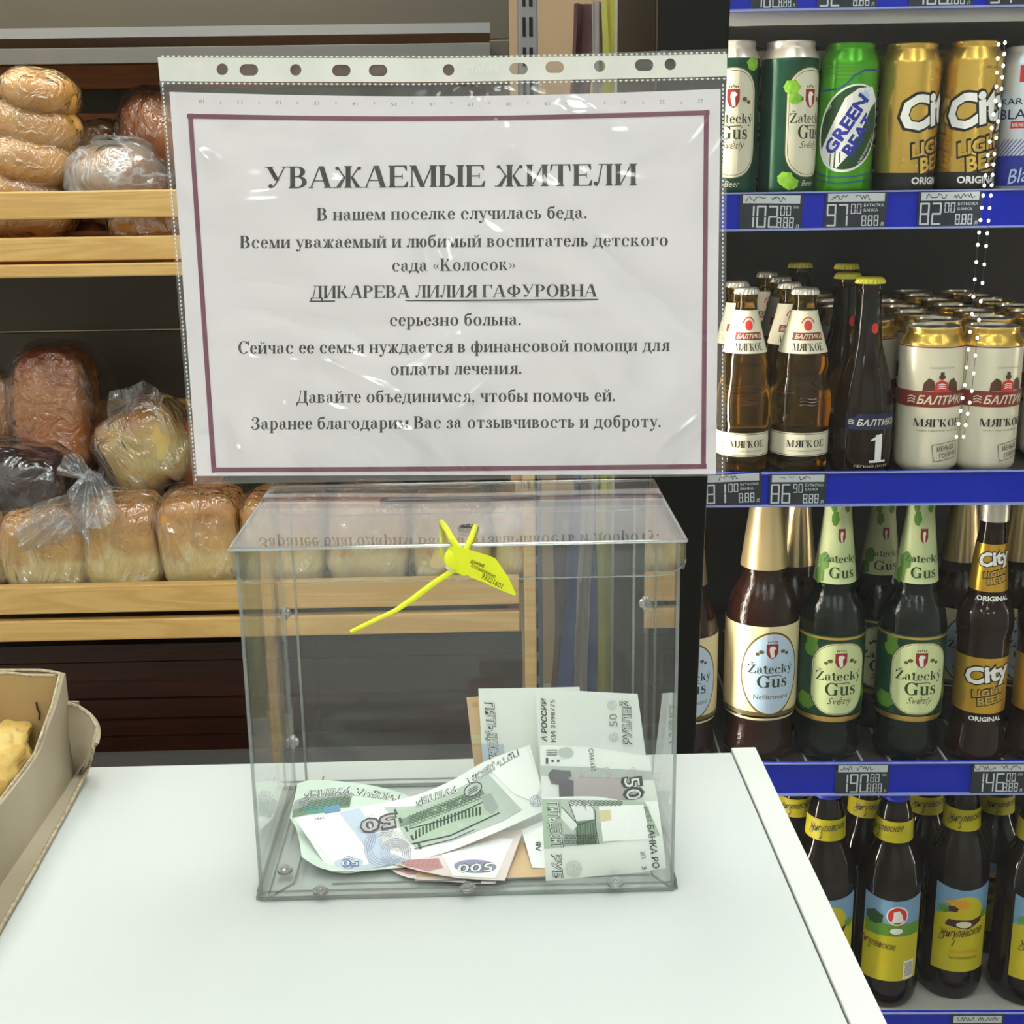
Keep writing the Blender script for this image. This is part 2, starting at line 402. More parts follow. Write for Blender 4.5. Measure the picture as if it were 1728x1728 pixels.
# ---- a bold roman alphabet drawn from stems, bowls and serifs (em = 1)
def glyph(ch, h, W):
    """returns (Sh, advance); h is the letter height, W the stem width"""
    s = Sh(); t = .028; e = .042; th = .036; k = h / .676
    def st(x, y0=0, y1=h, b=1, tp=1, w=W):
        s.rect(x, y0, x + w, y1)
        if b: s.rect(x - e, y0, x + w + e, y0 + t); s.poly([(x - e * .6, y0 + t), (x, y0 + t), (x, y0 + t + .03)]); s.poly([(x + w, y0 + t + .03), (x + w, y0 + t), (x + w + e * .6, y0 + t)])
        if tp: s.rect(x - e, y1 - t, x + w + e, y1); s.poly([(x - e * .6, y1 - t), (x, y1 - t - .03), (x, y1 - t)]); s.poly([(x + w, y1 - t), (x + w, y1 - t - .03), (x + w + e * .6, y1 - t)])
    def dg(x0, y0, x1, y1, w): s.poly([(x0, y0), (x0 + w, y0), (x1 + w, y1), (x1, y1)])
    def bowlR(x, y0, y1, rx, w=W):
        cy, ry = (y0 + y1) / 2, (y1 - y0) / 2; cx = x
        s.ring(cx, cy, rx, ry, rx - w, ry - th, -90, 90, 14)
    def O(cx, rx, y0=-.012, y1=h + .012, w=W): s.ring(cx, (y0 + y1) / 2, rx, (y1 - y0) / 2, rx - w, (y1 - y0) / 2 - th * .8, 0, 360, 28)
    def flag(x, y, d, l=.15): s.poly([(x, y), (x - d * .025, y), (x - d * .10, y - (th if l > 0 else -th)), (x - d * .02, y - l * .4), (x, y - l)])
    L = ch
    if L == 'Н': st(.06); st(.06 + .40 * k + W * .3); x1 = .06 + .40 * k + W * .3; s.rect(.06, h * .5 - th / 2, x1, h * .5 + th / 2); return s, x1 + W + .06
    if L in 'ИЙ':
        x1 = .06 + .40 * k + W * .35; st(.06); st(x1); dg(.06 + W - .01, .06, x1 - .03, h - .06, .045)
        if L == 'Й': s.ring((x1 + W + .06) / 2, h + .15, .13 * k + .02, .10, .06 * k + .02, .065, 180, 360, 12); [s.ell((x1 + W + .06) / 2 + d * (.10 * k + .02), h + .15, .036, .036, 10) for d in (-1, 1)]
        return s, x1 + W + .06
    if L == 'П': x1 = .06 + .38 * k + W * .3; st(.06); st(x1); s.rect(.06, h - th, x1 + W, h); return s, x1 + W + .06
    if L in 'ШЩ':
        d = .26 * k + W * .55; [st(.06 + i * d) for i in range(3)]; s.rect(.06, 0, .06 + 2 * d, th)
        x = .06 + 2 * d + W + .06
        if L == 'Щ': s.poly([(x - .06, th), (x - .06, 0), (x + .0, -.17 * k - .03), (x + .03, -.17 * k - .03), (x + .03, th)]); x += .03
        return s, x
    if L == 'Т':
        cx = .05 + .27 * k; st(cx - W / 2 + .02, 0, h, 1, 0); r = cx * 2 - .01
        s.rect(.04, h - th, r, h); s.poly([(.04, h), (.03, h - .19 * k - .03), (.055, h - .19 * k - .03), (.11, h - th)]); s.poly([(r, h), (r + .01, h - .19 * k - .03), (r - .015, h - .19 * k - .03), (r - .07, h - th)])
        return s, r + .05
    if L == 'Г':
        st(.06, 0, h, 1, 1); r = .06 + W + .33 * k; s.rect(.06, h - th, r, h); s.poly([(r, h), (r + .012, h - .22 * k - .03), (r - .012, h - .22 * k - .03), (r - .08, h - th)]); return s, r + .04
    if L in 'ЕЁ':
        st(.06); r = .06 + W + .36 * k; s.rect(.06, h - th, r, h); s.rect(.06, 0, r + .02, th); s.rect(.06, h * .5 - th / 2, r - .13 * k, h * .5 + th / 2)
        s.poly([(r, h), (r + .01, h - .17 * k), (r - .02, h - .17 * k), (r - .09, h - th)]); s.poly([(r + .02, 0), (r + .045, .19 * k), (r + .015, .19 * k), (r - .08, th)])
        s.rect(r - .15 * k, h * .5 - .08 * k, r - .12 * k, h * .5 + .08 * k); return s, r + .06
    if L == 'В':
        st(.06); x = .06 + W + .07 * k; s.rect(.06, h - th, x, h); s.rect(.06, 0, x, th); s.rect(.06, h * .53 - th / 2, x, h * .53 + th / 2)
        bowlR(x, h * .53 - th / 2, h, .19 * k + W * .3); bowlR(x, 0, h * .53 + th / 2, .24 * k + W * .3); return s, x + .24 * k + W * .3 + .05
    if L == 'Р':
        st(.06); x = .06 + W + .06 * k; s.rect(.06, h - th, x, h); s.rect(.06, h * .46, x, h * .46 + th); bowlR(x, h * .46, h, .23 * k + W * .3); return s, x + .25 * k + W * .3 + .03
    if L in 'ЬЫЪ':
        o = 0
        if L == 'Ъ': o = .13 * k + .02; s.rect(.03, h - th, .06 + o, h); s.poly([(.03, h), (.02, h - .17 * k), (.045, h - .17 * k), (.09, h - th)])
        st(.06 + o); x = .06 + o + W + .05 * k; s.rect(.06 + o, 0, x, th); s.rect(.06 + o, h * .54, x, h * .54 + th); bowlR(x, 0, h * .54 + th, .21 * k + W * .3)
        x += .21 * k + W * .3 + .04
        if L == 'Ы': st(x + .05); x += .05 + W + .06
        return s, x
    if L == 'Я':
        x1 = .13 * k + .28 * k + W * .5; st(x1); x = x1 - .05 * k; s.rect(x, h - th, x1, h); s.rect(x, h * .44, x1, h * .44 + th)
        s.ring(x, h * .72, .22 * k + W * .3, h * .28, .22 * k - W * .7, h * .28 - th, 90, 270, 14)
        dg(.05, 0, x1 - .22 * k, h * .46, W * .95); s.rect(.0, 0, .05 + W, t); return s, x1 + W + .05
    if L == 'О': O(.05 + .30 * k + .02, .30 * k + .02); return s, .14 + .60 * k
    if L == 'Ю':
        st(.06); cx = .06 + W + .12 * k + .25 * k; O(cx, .25 * k + .02); s.rect(.06, h * .5 - th / 2, cx - .24 * k, h * .5 + th / 2); return s, cx + .25 * k + .06
    if L == 'С':
        rx = .29 * k + .02; cx = .05 + rx; s.ring(cx, h / 2, rx, h / 2 + .012, rx - W, h / 2 + .012 - th * .8, 40, 318, 26)
        if k > .9: s.poly([(cx + rx * .92, h + .01), (cx + rx * .98, h * .64), (cx + rx * .9, h * .64), (cx + rx * .62, h - .03)])
        else: s.ell(cx + rx * .62, h * .72, .062, .062, 12)
        return s, cx + rx + .02
    if L == 'З':
        x = .10 + .12 * k; bowlR(x + .02, h * .53 - th / 2, h + .012, .20 * k + W * .35); bowlR(x, -.012, h * .53 + th / 2, .25 * k + W * .35)
        s.rect(x - .04, h * .53 - th / 2, x + .02, h * .53 + th / 2)
        s.ring(x + .02, h * .77, .15 * k, h * .25, .15 * k - .03, h * .25 - th, 90, 150, 6); s.ell(.10 + .02, h * .80, .055, .055, 12)
        s.ring(x, h * .26, .18 * k, h * .28, .18 * k - .03, h * .28 - th, 200, 270, 6); s.ell(.09, h * .17, .06, .06, 12)
        return s, x + .25 * k + W * .35 + .04
    if L == 'У':
        r = .60 * k + .06; dg(.05, h, .27 * k + .02, h * .36, W); dg(r - .09, h, .27 * k + .02 - .02, h * .12, .045)
        s.rect(.0, h - t, .11 + W, h); s.rect(r - .17, h - t, r + .05, h)
        s.ell(.17 * k, h * .10, .065, .065, 14); s.rect(.17 * k, h * .035, .26 * k + .02, h * .09); s.poly([(.24 * k, h * .035), (.29 * k, h * .10), (.27 * k + .03, h * .2), (.25 * k, h * .12)]); return s, r + .03
    if L == 'А':
        r = .68 * k; dg(.05, 0, .29 * k + .02, h, .045); dg(r - W - .03, 0, .29 * k + .02 - .01, h, W + .01)
        s.rect(.18 * k, h * .3, r - .2 * k, h * .3 + th); s.rect(0, 0, .15, t); s.rect(r - W - .08, 0, r + .03, t); return s, r + .04
    if L == 'М':
        x1 = .62 * k + .04; s.rect(.075, 0, .115, h); s.rect(.02, 0, .18, t); s.rect(.02, h - t, .12, h); dg(.075, h, x1 / 2 + .01, .0, W); dg(x1 + .01, h, x1 / 2 + .06, .0, .045); st(x1); return s, x1 + W + .06
    if L in 'ЛД':
        x1 = .36 * k + .05 if L == 'Л' else .36 * k + .09; st(x1, 0, h, 1 if L == 'Л' else 0, 1); s.rect(.17 * k, h - t, x1, h)
        dg(.12 * k + .02, h * .12, .22 * k + .03, h, .045)
        if L == 'Л': s.ell(.075, h * .10 + .01, .06, .06, 14); s.rect(.07, -.008, .14, .03); s.poly([(.11, -.005), (.165, .06), (.165, h * .2), (.12, h * .15)])
        else:
            dg(.09 * k, 0, .13 * k + .02, h * .2, .05); r = x1 + W + .07; s.rect(.01, 0, r, th); dd = .15 * k + .03
            s.poly([(.01, th), (.01, -dd), (.04, -dd), (.12, 0), (.12, th)]); s.poly([(r, th), (r, -dd), (r - .03, -dd), (r - .11, 0), (r - .11, th)]); return s, r + .02
        return s, x1 + W + .06
    if L == 'К':
        st(.06); x = .06 + W; dg(x + .20 * k + .06, 0, x + .02, h * .56, W * .95); s.rect(x + .14 * k, 0, x + .30 * k + W + .03, t)
        dg(x - .01, h * .40, x + .22 * k, h * .86, .05); s.ell(x + .24 * k, h * .90, .06, .06, 12); return s, x + .32 * k + W + .02
    if L == 'Ж':
        c = .40 * k + .06; st(c - W / 2); l = c - W / 2; r = c + W / 2
        for sg, bx in ((-1, l), (1, r)):
            f = lambda x: bx + sg * x
            q = lambda *p: s.poly([(f(a), b) for a, b in (p if sg > 0 else p[::-1])])
            q((.0, h * .48), (.05, h * .56), (.30 * k, 0), (.30 * k - W * .95, 0)); q((.14 * k, t), (.14 * k, 0), (.33 * k + .04, 0), (.33 * k + .04, t))
            q((0, h * .44), (.06, h * .48), (.25 * k, h * .90), (.20 * k, h * .90)); s.ell(f(.255 * k), h * .90, .06, .055, 12)
        return s, 2 * c
    if L == 'Ф':
        c = .37 * k + .05; s.rect(c - W / 2, -.0, c + W / 2, h); s.rect(c - W / 2 - e, 0, c + W / 2 + e, t); s.rect(c - W / 2 - e, h - t, c + W / 2 + e, h)
        s.ring(c, h * .52, .34 * k + .02, h * .34, .34 * k + .02 - W, h * .34 - th, 0, 360, 26); return s, 2 * c
    if L == 'Ч':
        x1 = .36 * k + .06; st(x1); s.ring(.06 + W + .10 * k, h * .72, W + .10 * k, h * .30, .10 * k, h * .30 - th, 180, 270, 8); s.rect(.06 - e, h - t, .06 + W + e, h); s.rect(.06, h * .70, .06 + W, h); s.rect(.06 + W + .08 * k, h * .42, x1, h * .42 + th); return s, x1 + W + .06
    return s, .3
LOWER_AS_CAP = dict(zip('вгджзийклмнопстчшщъыьюя', 'ВГДЖЗИЙКЛМНОПСТЧШЩЪЫЬЮЯ'))
def lower(ch):
    x = .465; W = .125; s = Sh(); th = .034; t = .027
    if ch in LOWER_AS_CAP: return glyph(LOWER_AS_CAP[ch], x, W)
    if ch == 'а':
        s.rect(.27, .05, .395, .34); s.ring(.22, .33, .17, .145, .05, .115, 0, 120, 12); s.ell(.115, .36, .06, .05, 12); s.ring(.20, .14, .16, .15, .045, .115, 70, 300, 18)
        s.ring(.44, .075, .07, .07, .035, .04, 180, 310, 8); return s, .5
    if ch in 'её':
        s.ring(.23, x / 2, .20, x / 2 + .012, .075, x / 2 - .02, 35, 325, 26); s.ring(.23, x / 2, .20, x / 2 + .012, .085, x / 2 - .02, 0, 40, 6); s.rect(.12, .25, .42, .25 + th); return s, .45
    if ch == 'о': pass
    if ch == 'р':
        s.rect(.08, -.2, .205, x); s.rect(.02, -.205, .265, -.178); s.rect(.02, x - .03, .1, x); s.ring(.27, x / 2, .22, x / 2 + .012, .095, x / 2 - .025, -115, 115, 24); return s, .54
    if ch == 'у':
        s.poly([(.04, x), (.17, x), (.31, .10), (.25, .0)]); s.poly([(.40, x), (.44, x), (.26, -.10), (.21, -.10)]); s.rect(.0, x - t, .22, x); s.rect(.33, x - t, .48, x)
        s.ell(.10, -.145, .062, .062, 14); s.poly([(.10, -.205), (.17, -.2), (.26, -.10), (.215, -.09), (.15, -.17)]); return s, .48
    if ch == 'ф':
        s.rect(.30, -.2, .425, .62); s.rect(.24, -.205, .485, -.178); s.rect(.26, .60, .425, .625); s.ring(.205, x / 2, .175, x / 2 + .012, .06, x / 2 - .025, 0, 360, 24); s.ring(.52, x / 2, .175, x / 2 + .012, .06, x / 2 - .025, 0, 360, 24); return s, .73
    if ch == 'б':
        s.ring(.25, .225, .21, .237, .085, .20, 0, 360, 26); s.ring(.27, .42, .23, .24, .15, .15, 80, 178, 10); s.poly([(.25, .60), (.25, .655), (.38, .66), (.43, .70), (.45, .69), (.42, .57), (.36, .56)]); s.rect(.045, .22, .12, .46); return s, .5
    return s, .3
def latin(ch):
    x = .465; W = .125; s = Sh(); th = .034; t = .03
    if ch == 'Z' or ch == 'Ž':
        s.rect(.04, .64, .58, .676); s.rect(.04, 0, .60, .04); s.poly([(.05, .04), (.20, .04), (.57, .64), (.42, .64)]); s.poly([(.04, .66), (.03, .48), (.06, .48), (.16, .64)]); s.poly([(.60, .02), (.63, .2), (.60, .2), (.48, .04)])
        if ch == 'Ž': s.poly([(.19, .86), (.31, .74), (.35, .74), (.47, .86), (.42, .88), (.33, .80), (.24, .88)])
        return s, .64
    if ch == 'G':
        s.ring(.37, .338, .33, .35, .19, .31, 42, 330, 28); s.rect(.50, .02, .64, .30); s.rect(.44, .28, .70, .31); s.poly([(.62, .68), (.65, .46), (.61, .46), (.50, .62)]); return s, .74
    if ch == 'a': return lower('а')
    if ch == 'e': return lower('е')
    if ch == 'c': return lower('с')
    if ch == 't': s.rect(.08, .05, .20, .62); s.rect(.0, x - .035, .31, x); s.poly([(.08, .62), (.0, x), (.08, x)]); s.ring(.27, .11, .19, .12, .08, .08, 180, 320, 10); return s, .33
    if ch == 'k':
        s.rect(.07, 0, .195, .68); s.rect(.01, 0, .25, t); s.rect(.01, .65, .1, .68); s.poly([(.18, .22), (.24, .22), (.43, x), (.38, x)]); s.rect(.32, x - t, .48, x); s.poly([(.24, .30), (.36, .30), (.51, 0), (.36, 0)]); s.rect(.30, 0, .55, t); return s, .55
    if ch in 'yý':
        r = lower('у')
        if ch == 'ý': r[0].poly([(.20, .53), (.27, .53), (.40, .68), (.30, .68)])
        return r
    if ch == 'u': s.rect(.07, .1, .19, x); s.rect(.01, x - t, .1, x); s.rect(.34, .0, .46, x); s.rect(.28, x - t, .4, x); s.rect(.4, 0, .52, t); s.ring(.22, .14, .15, .15, .03, .11, 180, 330, 12); return s, .54
    if ch == 's':
        s.ring(.19, .33, .155, .145, .055, .115, 60, 250, 14); s.ring(.19, .135, .16, .147, .06, .115, -120, 75, 14); s.poly([(.09, .36), (.13, .22), (.30, .12), (.26, .26)]); s.poly([(.30, .47), (.32, .33), (.29, .33), (.22, .45)]); s.poly([(.05, -.01), (.03, .15), (.06, .15), (.14, .02)]); return s, .39
    return s, .3
_rc = {}
def roman(text, track=0.0):
    if text in _rc: return Sh(_rc[text].v, _rc[text].f)
    out = Sh(); x = 0.0
    for ch in text:
        if ch == ' ': x += .25; continue
        if ch == '.': out.ell(x + .11, .06, .068, .068, 14); x += .25; continue
        if ch == ',': out.ell(x + .11, .06, .068, .068, 14); out.poly([(x + .17, .07), (x + .178, .0), (x + .08, -.16), (x + .06, -.14), (x + .13, -.02)]); x += .25; continue
        if ch in '«»':
            d = 1 if ch == '«' else -1
            for i in (0, 1):
                a = x + .06 + i * .17; f = (lambda u: a + u) if d == 1 else (lambda u: a + .15 - u)
                p = [(f(0), .24), (f(.13), .40), (f(.15), .38), (f(.07), .24), (f(.15), .10), (f(.13), .08)]
                out.poly(p[:4] if d == 1 else p[:4][::-1]); out.poly(([p[0], p[3], p[4], p[5]] if d == 1 else [p[0], p[3], p[4], p[5]][::-1]))
            x += .45; continue
        if ch == "'": out.poly([(x + .04, .68), (x + .16, .68), (x + .12, .45), (x + .08, .45)]); x += .18; continue
        if ch in 'ŽZGaetckyýus': s, a = latin(ch)
        elif ch in 'АБВГДЕЖЗИЙКЛМНОПРСТУФЧШЩЪЫЬЮЯ': s, a = glyph(ch, .676, .145)
        else: s, a = lower(ch)
        out.add(s.mv(x, 0)); x += a + track
    _rc[text] = out
    return Sh(out.v, out.f)

def decal(name, sh, fn, mat, parent, step=None, stepy=None, eps=0.0):
    """lay a flat shape onto a surface fn(u, v, eps) -> point"""
    me = bpy.data.meshes.new(name)
    me.from_pydata([(x, y, 0) for x, y in sh.v], [], sh.f)
    if step or stepy:
        bm = bmesh.new(); bm.from_mesh(me)
        xs = [v[0] for v in sh.v]; ys = [v[1] for v in sh.v]
        for stp, vals, no in ((step, xs, (1, 0, 0)), (stepy, ys, (0, 1, 0))):
            if not stp: continue
            a = math.ceil(min(vals) / stp) * stp
            while a < max(vals):
                bmesh.ops.bisect_plane(bm, geom=bm.verts[:] + bm.edges[:] + bm.faces[:], plane_co=(a, 0, 0) if no[0] else (0, a, 0), plane_no=no)
                a += stp
        bm.to_mesh(me); bm.free()
    for v in me.vertices: v.co = fn(v.co.x, v.co.y, eps)
    me.update()
    return link(name, me, mat, parent)

# ================================================================== ROOM
FZ, CZ = -0.90, 2.05
X0, X1, Y0, Y1 = -2.3, 3.2, -3.6, 2.45
def plane_box(name, a, b, mat, kind='structure'):
    return tag(MB().box(*a, *b).build(name, mat), kind=kind)
plane_box('floor', (X0, Y0, FZ - .05), (X1, Y1, FZ), M['floor'])
plane_box('ceiling', (X0, Y0, CZ), (X1, Y1, CZ + .05), M['ceil'])
plane_box('wall_back', (X0, Y1, FZ), (X1, Y1 + .06, CZ), M['wall'])
plane_box('wall_front', (X0, Y0 - .06, FZ), (X1, Y0, CZ), M['wall_light'])
plane_box('wall_left', (X0 - .06, Y0, FZ), (X0, Y1, CZ), M['wall_light'])
plane_box('wall_right', (X1, Y0, FZ), (X1 + .06, Y1, CZ), M['wall_light'])
for ix, px in enumerate((-1.4, .15, 1.7)):
    for iy, py in enumerate((-2.7, -1.35, 0.0, 1.2)):
        if iy == 3 and ix == 0 and False: continue
        L = empty('ceiling_light', (px, py, CZ), label='square white ceiling light panel above the %s, %s row' % (('left', 'middle', 'right')[ix], ('rear', 'second', 'third', 'front')[iy]), cat='ceiling light', group='ceiling light panels')
        MB().box(-.30, -.30, -.028, .30, .30, -.001).build('frame', M['white_metal'], L)
        MB().box(-.28, -.28, -.032, .28, .28, -.0285).build('diffuser', M['panel_light'], L)

# ================================================================== COUNTER
ct = empty('counter', (0, 0, 0), label='white laminate shop counter under the clear donation box', cat='counter')
MB().box(-.75, -.62, -.022, .2755, .160, 0).build('tabletop', M['counter'], ct, bevel=.0008)
MB().box(.2765, -.62, -.80, .2925, .1665, .0004).build('edge_panel', M['counter_edge'], ct, bevel=.0008)
MB().box(-.74, -.60, -.80, .2750, -.585, -.0225).build('front_panel', M['counter_edge'], ct)
MB().box(-.75, -.62, -.80, -.7345, .160, -.0225).build('side_panel', M['counter_edge'], ct)
MB().box(-.734, .14, -.80, .2750, .155, -.0225).build('back_panel', M['counter_edge'], ct)
MB().box(-.74, -.58, FZ, .28, .13, -.8005).build('plinth', M['base_grey'], ct)

# ================================================================== BREAD RACK
rk = empty('bread_rack', (-.3, 1.2, FZ), label='grey metal bread rack with pine slat trays behind the counter', cat='rack')
def rp(mb, name, mat, **k):
    mb.v = [(x + .3, y - 1.2, z - FZ) for x, y, z in mb.v]
    return mb.build(name, mat, rk, **k)
RL, RR = -1.25, .165
YB = 1.40
# back panels of the gondola; seams fall where two panels meet
zs = [.86, ony(200, 74, YB - .01).z, ony(200, 558, YB).z, ony(200, 900, YB).z, -.50, -.86]
for a, b in zip(zs[:-1], zs[1:]):
    rp(MB().box(RL, YB, b + .0012, RR, YB + .015, a - .0012), 'back_panel', M['rack_metal'], bevel=.001)
zl = ony(200, 74, 1.30).z
rp(MB().box(RL, 1.10, zl - .012, RR - .03, YB - .002, zl), 'upper_shelf', M['rack_metal_light'])
rp(MB().box(RL, 1.094, ony(200, 107, 1.094).z, RR - .03, 1.099, ony(200, 80, 1.094).z), 'shelf_fascia', M['fascia'], bevel=.0008)
# slotted uprights
ux0, ux1 = ony(874, 40, 1.36).x, ony(907, 40, 1.36).x
up = rp(MB().box(ux0, 1.352, FZ, ux1, YB - .001, .85), 'upright', M['rack_metal_light'], bevel=.002)
sb = MB()
for kk in range(34):
    z = .80 - kk * .041
    for xa, xb in ((.22, .38), (.56, .74)):
        w_ = ux1 - ux0
        sb.box(ux0 + w_ * xa, 1.3505, z, ux0 + w_ * xb, 1.3515, z + .026)
sl = sb; sl.v = [(x + .3, y - 1.2, z - FZ) for x, y, z in sl.v]
o = sl.build('slot', M['slot_dark'], up); o['kind'] = 'stuff'
rp(MB().box(RL, 1.352, FZ, RL + .03, YB - .001, .85), 'upright', M['rack_metal_light'], bevel=.002)
# trays: front slats, back slats, floor slats
def slat(ya, za, zb, th=.016, mat='pine', x0=RL + .01, x1=RR - .005, name='slat'):
    return rp(MB().box(x0, ya, zb, x1, ya + th, za), name, M[mat], bevel=.002)
YF = 1.0
def zat(py, y=YF, px=200): return ony(px, py, y).z
slat(YF, zat(321), zat(368)); slat(YF, zat(399), zat(439)); slat(YF - .006, zat(444), zat(466), mat='pine')
slat(YF, zat(988), zat(1034)); slat(YF, zat(1046), zat(1080), mat='pine'); 
BY = 1.30
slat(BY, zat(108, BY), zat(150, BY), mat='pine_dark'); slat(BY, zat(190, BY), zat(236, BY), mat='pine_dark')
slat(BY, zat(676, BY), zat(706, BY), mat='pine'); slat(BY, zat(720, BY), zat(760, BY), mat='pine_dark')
def tray_floor(zf, zb, n=7):
    for i in range(n):
        t0 = i / n; t1 = t0 + .72 / n
        ya, yb = YF + .02 + t0 * (BY - YF - .03), YF + .02 + t1 * (BY - YF - .03)
        za, zb_ = zf + (zb - zf) * t0, zf + (zb - zf) * t1
        q = lambda x: [(x, ya, za), (x, yb, zb_), (x, yb, zb_ + .010), (x, ya, za + .010)]
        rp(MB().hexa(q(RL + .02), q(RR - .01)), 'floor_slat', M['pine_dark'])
TF1, TB1 = zat(452) + .0, zat(300, BY)
TF2, TB2 = zat(1040), zat(900, BY)
tray_floor(TF1, TB1); tray_floor(TF2, TB2)
for zf, zb in ((TF1, TB1), (TF2, TB2)):
    for xx in (RL + .01, -.55, RR - .02):
        q = lambda x: [(x, YF + .018, zf - .03), (x, BY - .001, zb - .03), (x, BY - .001, zb - .001), (x, YF + .018, zf - .001)]
        rp(MB().hexa(q(xx), q(xx + .014)), 'tray_bearer', M['pine_dark'])
# dark boards below the trays, standing in for lower shelves in shade
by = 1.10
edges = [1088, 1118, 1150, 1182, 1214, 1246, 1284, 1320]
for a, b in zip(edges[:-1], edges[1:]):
    rp(MB().box(RL, by + (.006 if (a // 32) % 2 else 0), zat(b, by) + .0015, RR, by + .02, zat(a, by)), 'shade_board', M['pine_shade'])
rp(MB().box(RL, .985, FZ, RR, .997, zat(1267, 1.0)), 'base_plinth', M['base_grey'])
rp(MB().box(RR - .012, 1.121, -.5, RR, YB - .002, .40), 'end_panel', M['pine'])
# pale end board of the rack
ex0, ex1 = ony(902, 930, 1.02).x, ony(922, 930, 1.02).x
rp(MB().box(RR + .001, YF, FZ + .02, RR + .017, YF + .03, .345), 'end_post', M['pine'], bevel=.002)

# ------------------------------------------------ bread
M['crust'] = pmat('crust_golden', srgb(205, 150, 78), rough=.5, c2=srgb(186, 118, 52), scale=14, bump=.5, bscale=60, sub=.05)
M['bun'] = pmat('crust_bun', srgb(226, 182, 100), rough=.34, c2=srgb(200, 140, 66), scale=9, bump=.12, bscale=70, sub=.05)
M['crust_red'] = pmat('crust_red', srgb(178, 84, 30), rough=.5, c2=srgb(196, 122, 60), scale=12, bump=.4, bscale=60)
M['crust_dark'] = pmat('crust_dark', srgb(52, 36, 34), rough=.5, c2=srgb(84, 58, 50), scale=14, bump=.4, bscale=60)
def loaf_mat(name, top, side, low, z0, z1):
    m, nt, out = newmat(name)
    p = N(nt, 'ShaderNodeBsdfPrincipled'); nt.links.new(p.outputs[0], out.inputs[0]); p.inputs['Roughness'].default_value = .6
    tc = N(nt, 'ShaderNodeTexCoord'); sp = N(nt, 'ShaderNodeSeparateXYZ'); nt.links.new(tc.outputs['Object'], sp.inputs[0])
    n = N(nt, 'ShaderNodeTexNoise'); n.inputs['Scale'].default_value = 22; n.inputs['Detail'].default_value = 4; nt.links.new(tc.outputs['Object'], n.inputs['Vector'])
    z = mathn(nt, 'ADD', sp.outputs[2], mathn(nt, 'MULTIPLY', mathn(nt, 'SUBTRACT', n.outputs[0], .5), .10))
    f = mathn(nt, 'DIVIDE', mathn(nt, 'SUBTRACT', z, z0), z1 - z0)
    r = N(nt, 'ShaderNodeValToRGB'); e = r.color_ramp.elements
    e[0].position = 0; e[0].color = low; e[1].position = 1; e[1].color = top
    q = e.new(.35); q.color = low; q = e.new(.5); q.color = side; q = e.new(.72); q.color = side
    nt.links.new(f, r.inputs[0]); nt.links.new(r.outputs[0], p.inputs['Base Color'])
    b = N(nt, 'ShaderNodeBump'); b.inputs['Strength'].default_value = .4; b.inputs['Distance'].default_value = .003
    n2 = N(nt, 'ShaderNodeTexNoise'); n2.inputs['Scale'].default_value = 70; nt.links.new(tc.outputs['Object'], n2.inputs['Vector'])
    nt.links.new(n2.outputs[0], b.inputs['Height']); nt.links.new(b.outputs[0], p.inputs['Normal'])
    return m
M['loaf'] = loaf_mat('tin_loaf_crust', srgb(206, 134, 58), srgb(226, 172, 88), srgb(244, 216, 144), -.06, .06)
M['loaf_pale'] = loaf_mat('pale_loaf_crust', srgb(198, 128, 62), srgb(220, 184, 110), srgb(226, 200, 128), -.06, .06)
M['loaf_orange'] = loaf_mat('orange_loaf_crust', srgb(160, 62, 14), srgb(222, 140, 66), srgb(224, 128, 48), -.09, .085)
M['wrap'] = clear_mat('bread_film', tint=(.97, .97, .97, 1), f0=.06, rough=.09, haze=.04, hazecol=(.9, .86, .84, 1), wrinkle=1.0, wscale=34, crease=.10, cscale=16, k=2.3, stretch=(1, 1, .45), wdist=.017)
M['wrap_clear'] = clear_mat('cling_film', tint=(.985, .985, .98, 1), f0=.07, rough=.10, haze=.01, wrinkle=1.0, wscale=44, crease=.04, cscale=24, k=1.8, wdist=.012)
M['bag'] = clear_mat('milky_bag', tint=(.95, .96, .97, 1), f0=.08, rough=.16, haze=.17, hazecol=(.86, .92, .96, 1), wrinkle=1.0, wscale=22, crease=.45, cscale=10, k=1.6)
M['bag_black'] = clear_mat('dark_bag', tint=(.5, .45, .45, 1), f0=.07, rough=.18, haze=.25, hazecol=(.18, .13, .14, 1), wrinkle=1.0, wscale=24, crease=.5, cscale=14, k=2.0)

_ico = None
def blob(dx, dy, dz, ex=1.0, amp=.0, nscale=20, seed=0, sub=4, lean=None, top=None):
    """superellipsoid with lumps; ex < 1 squarer"""
    bm = bmesh.new(); bmesh.ops.create_icosphere(bm, subdivisions=sub, radius=1.0)
    for v in bm.verts:
        p = v.co.normalized(); q = Vector([math.copysign(abs(c) ** ex, c) for c in p])
        l = (abs(q.x) ** (2 / ex) + abs(q.y) ** (2 / ex) + abs(q.z) ** (2 / ex)) ** (ex / 2)
        q /= max(l, 1e-6)
        q = Vector((q.x * dx, q.y * dy, q.z * dz))
        if top: q.x *= 1 + top * q.z / dz; q.y *= 1 + top * q.z / dz
        n = noise.noise(Vector((q.x * nscale + seed * 7.1, q.y * nscale, q.z * nscale + seed * 3.3)))
        n2 = noise.noise(Vector((q.x * nscale * 3 + seed, q.y * nscale * 3, q.z * nscale * 3)))
        q += p * (amp * (n + .35 * n2))
        v.co = q
    me = bpy.data.meshes.new('blob'); bm.to_mesh(me); bm.free()
    me.polygons.foreach_set('use_smooth', [True] * len(me.polygons))
    return me
def blobo(name, mat, parent, loc, dims, rot=(0, 0, 0), **k):
    o = link(name, blob(*dims, **k), mat, parent); o.location = loc; o.rotation_euler = rot
    return o
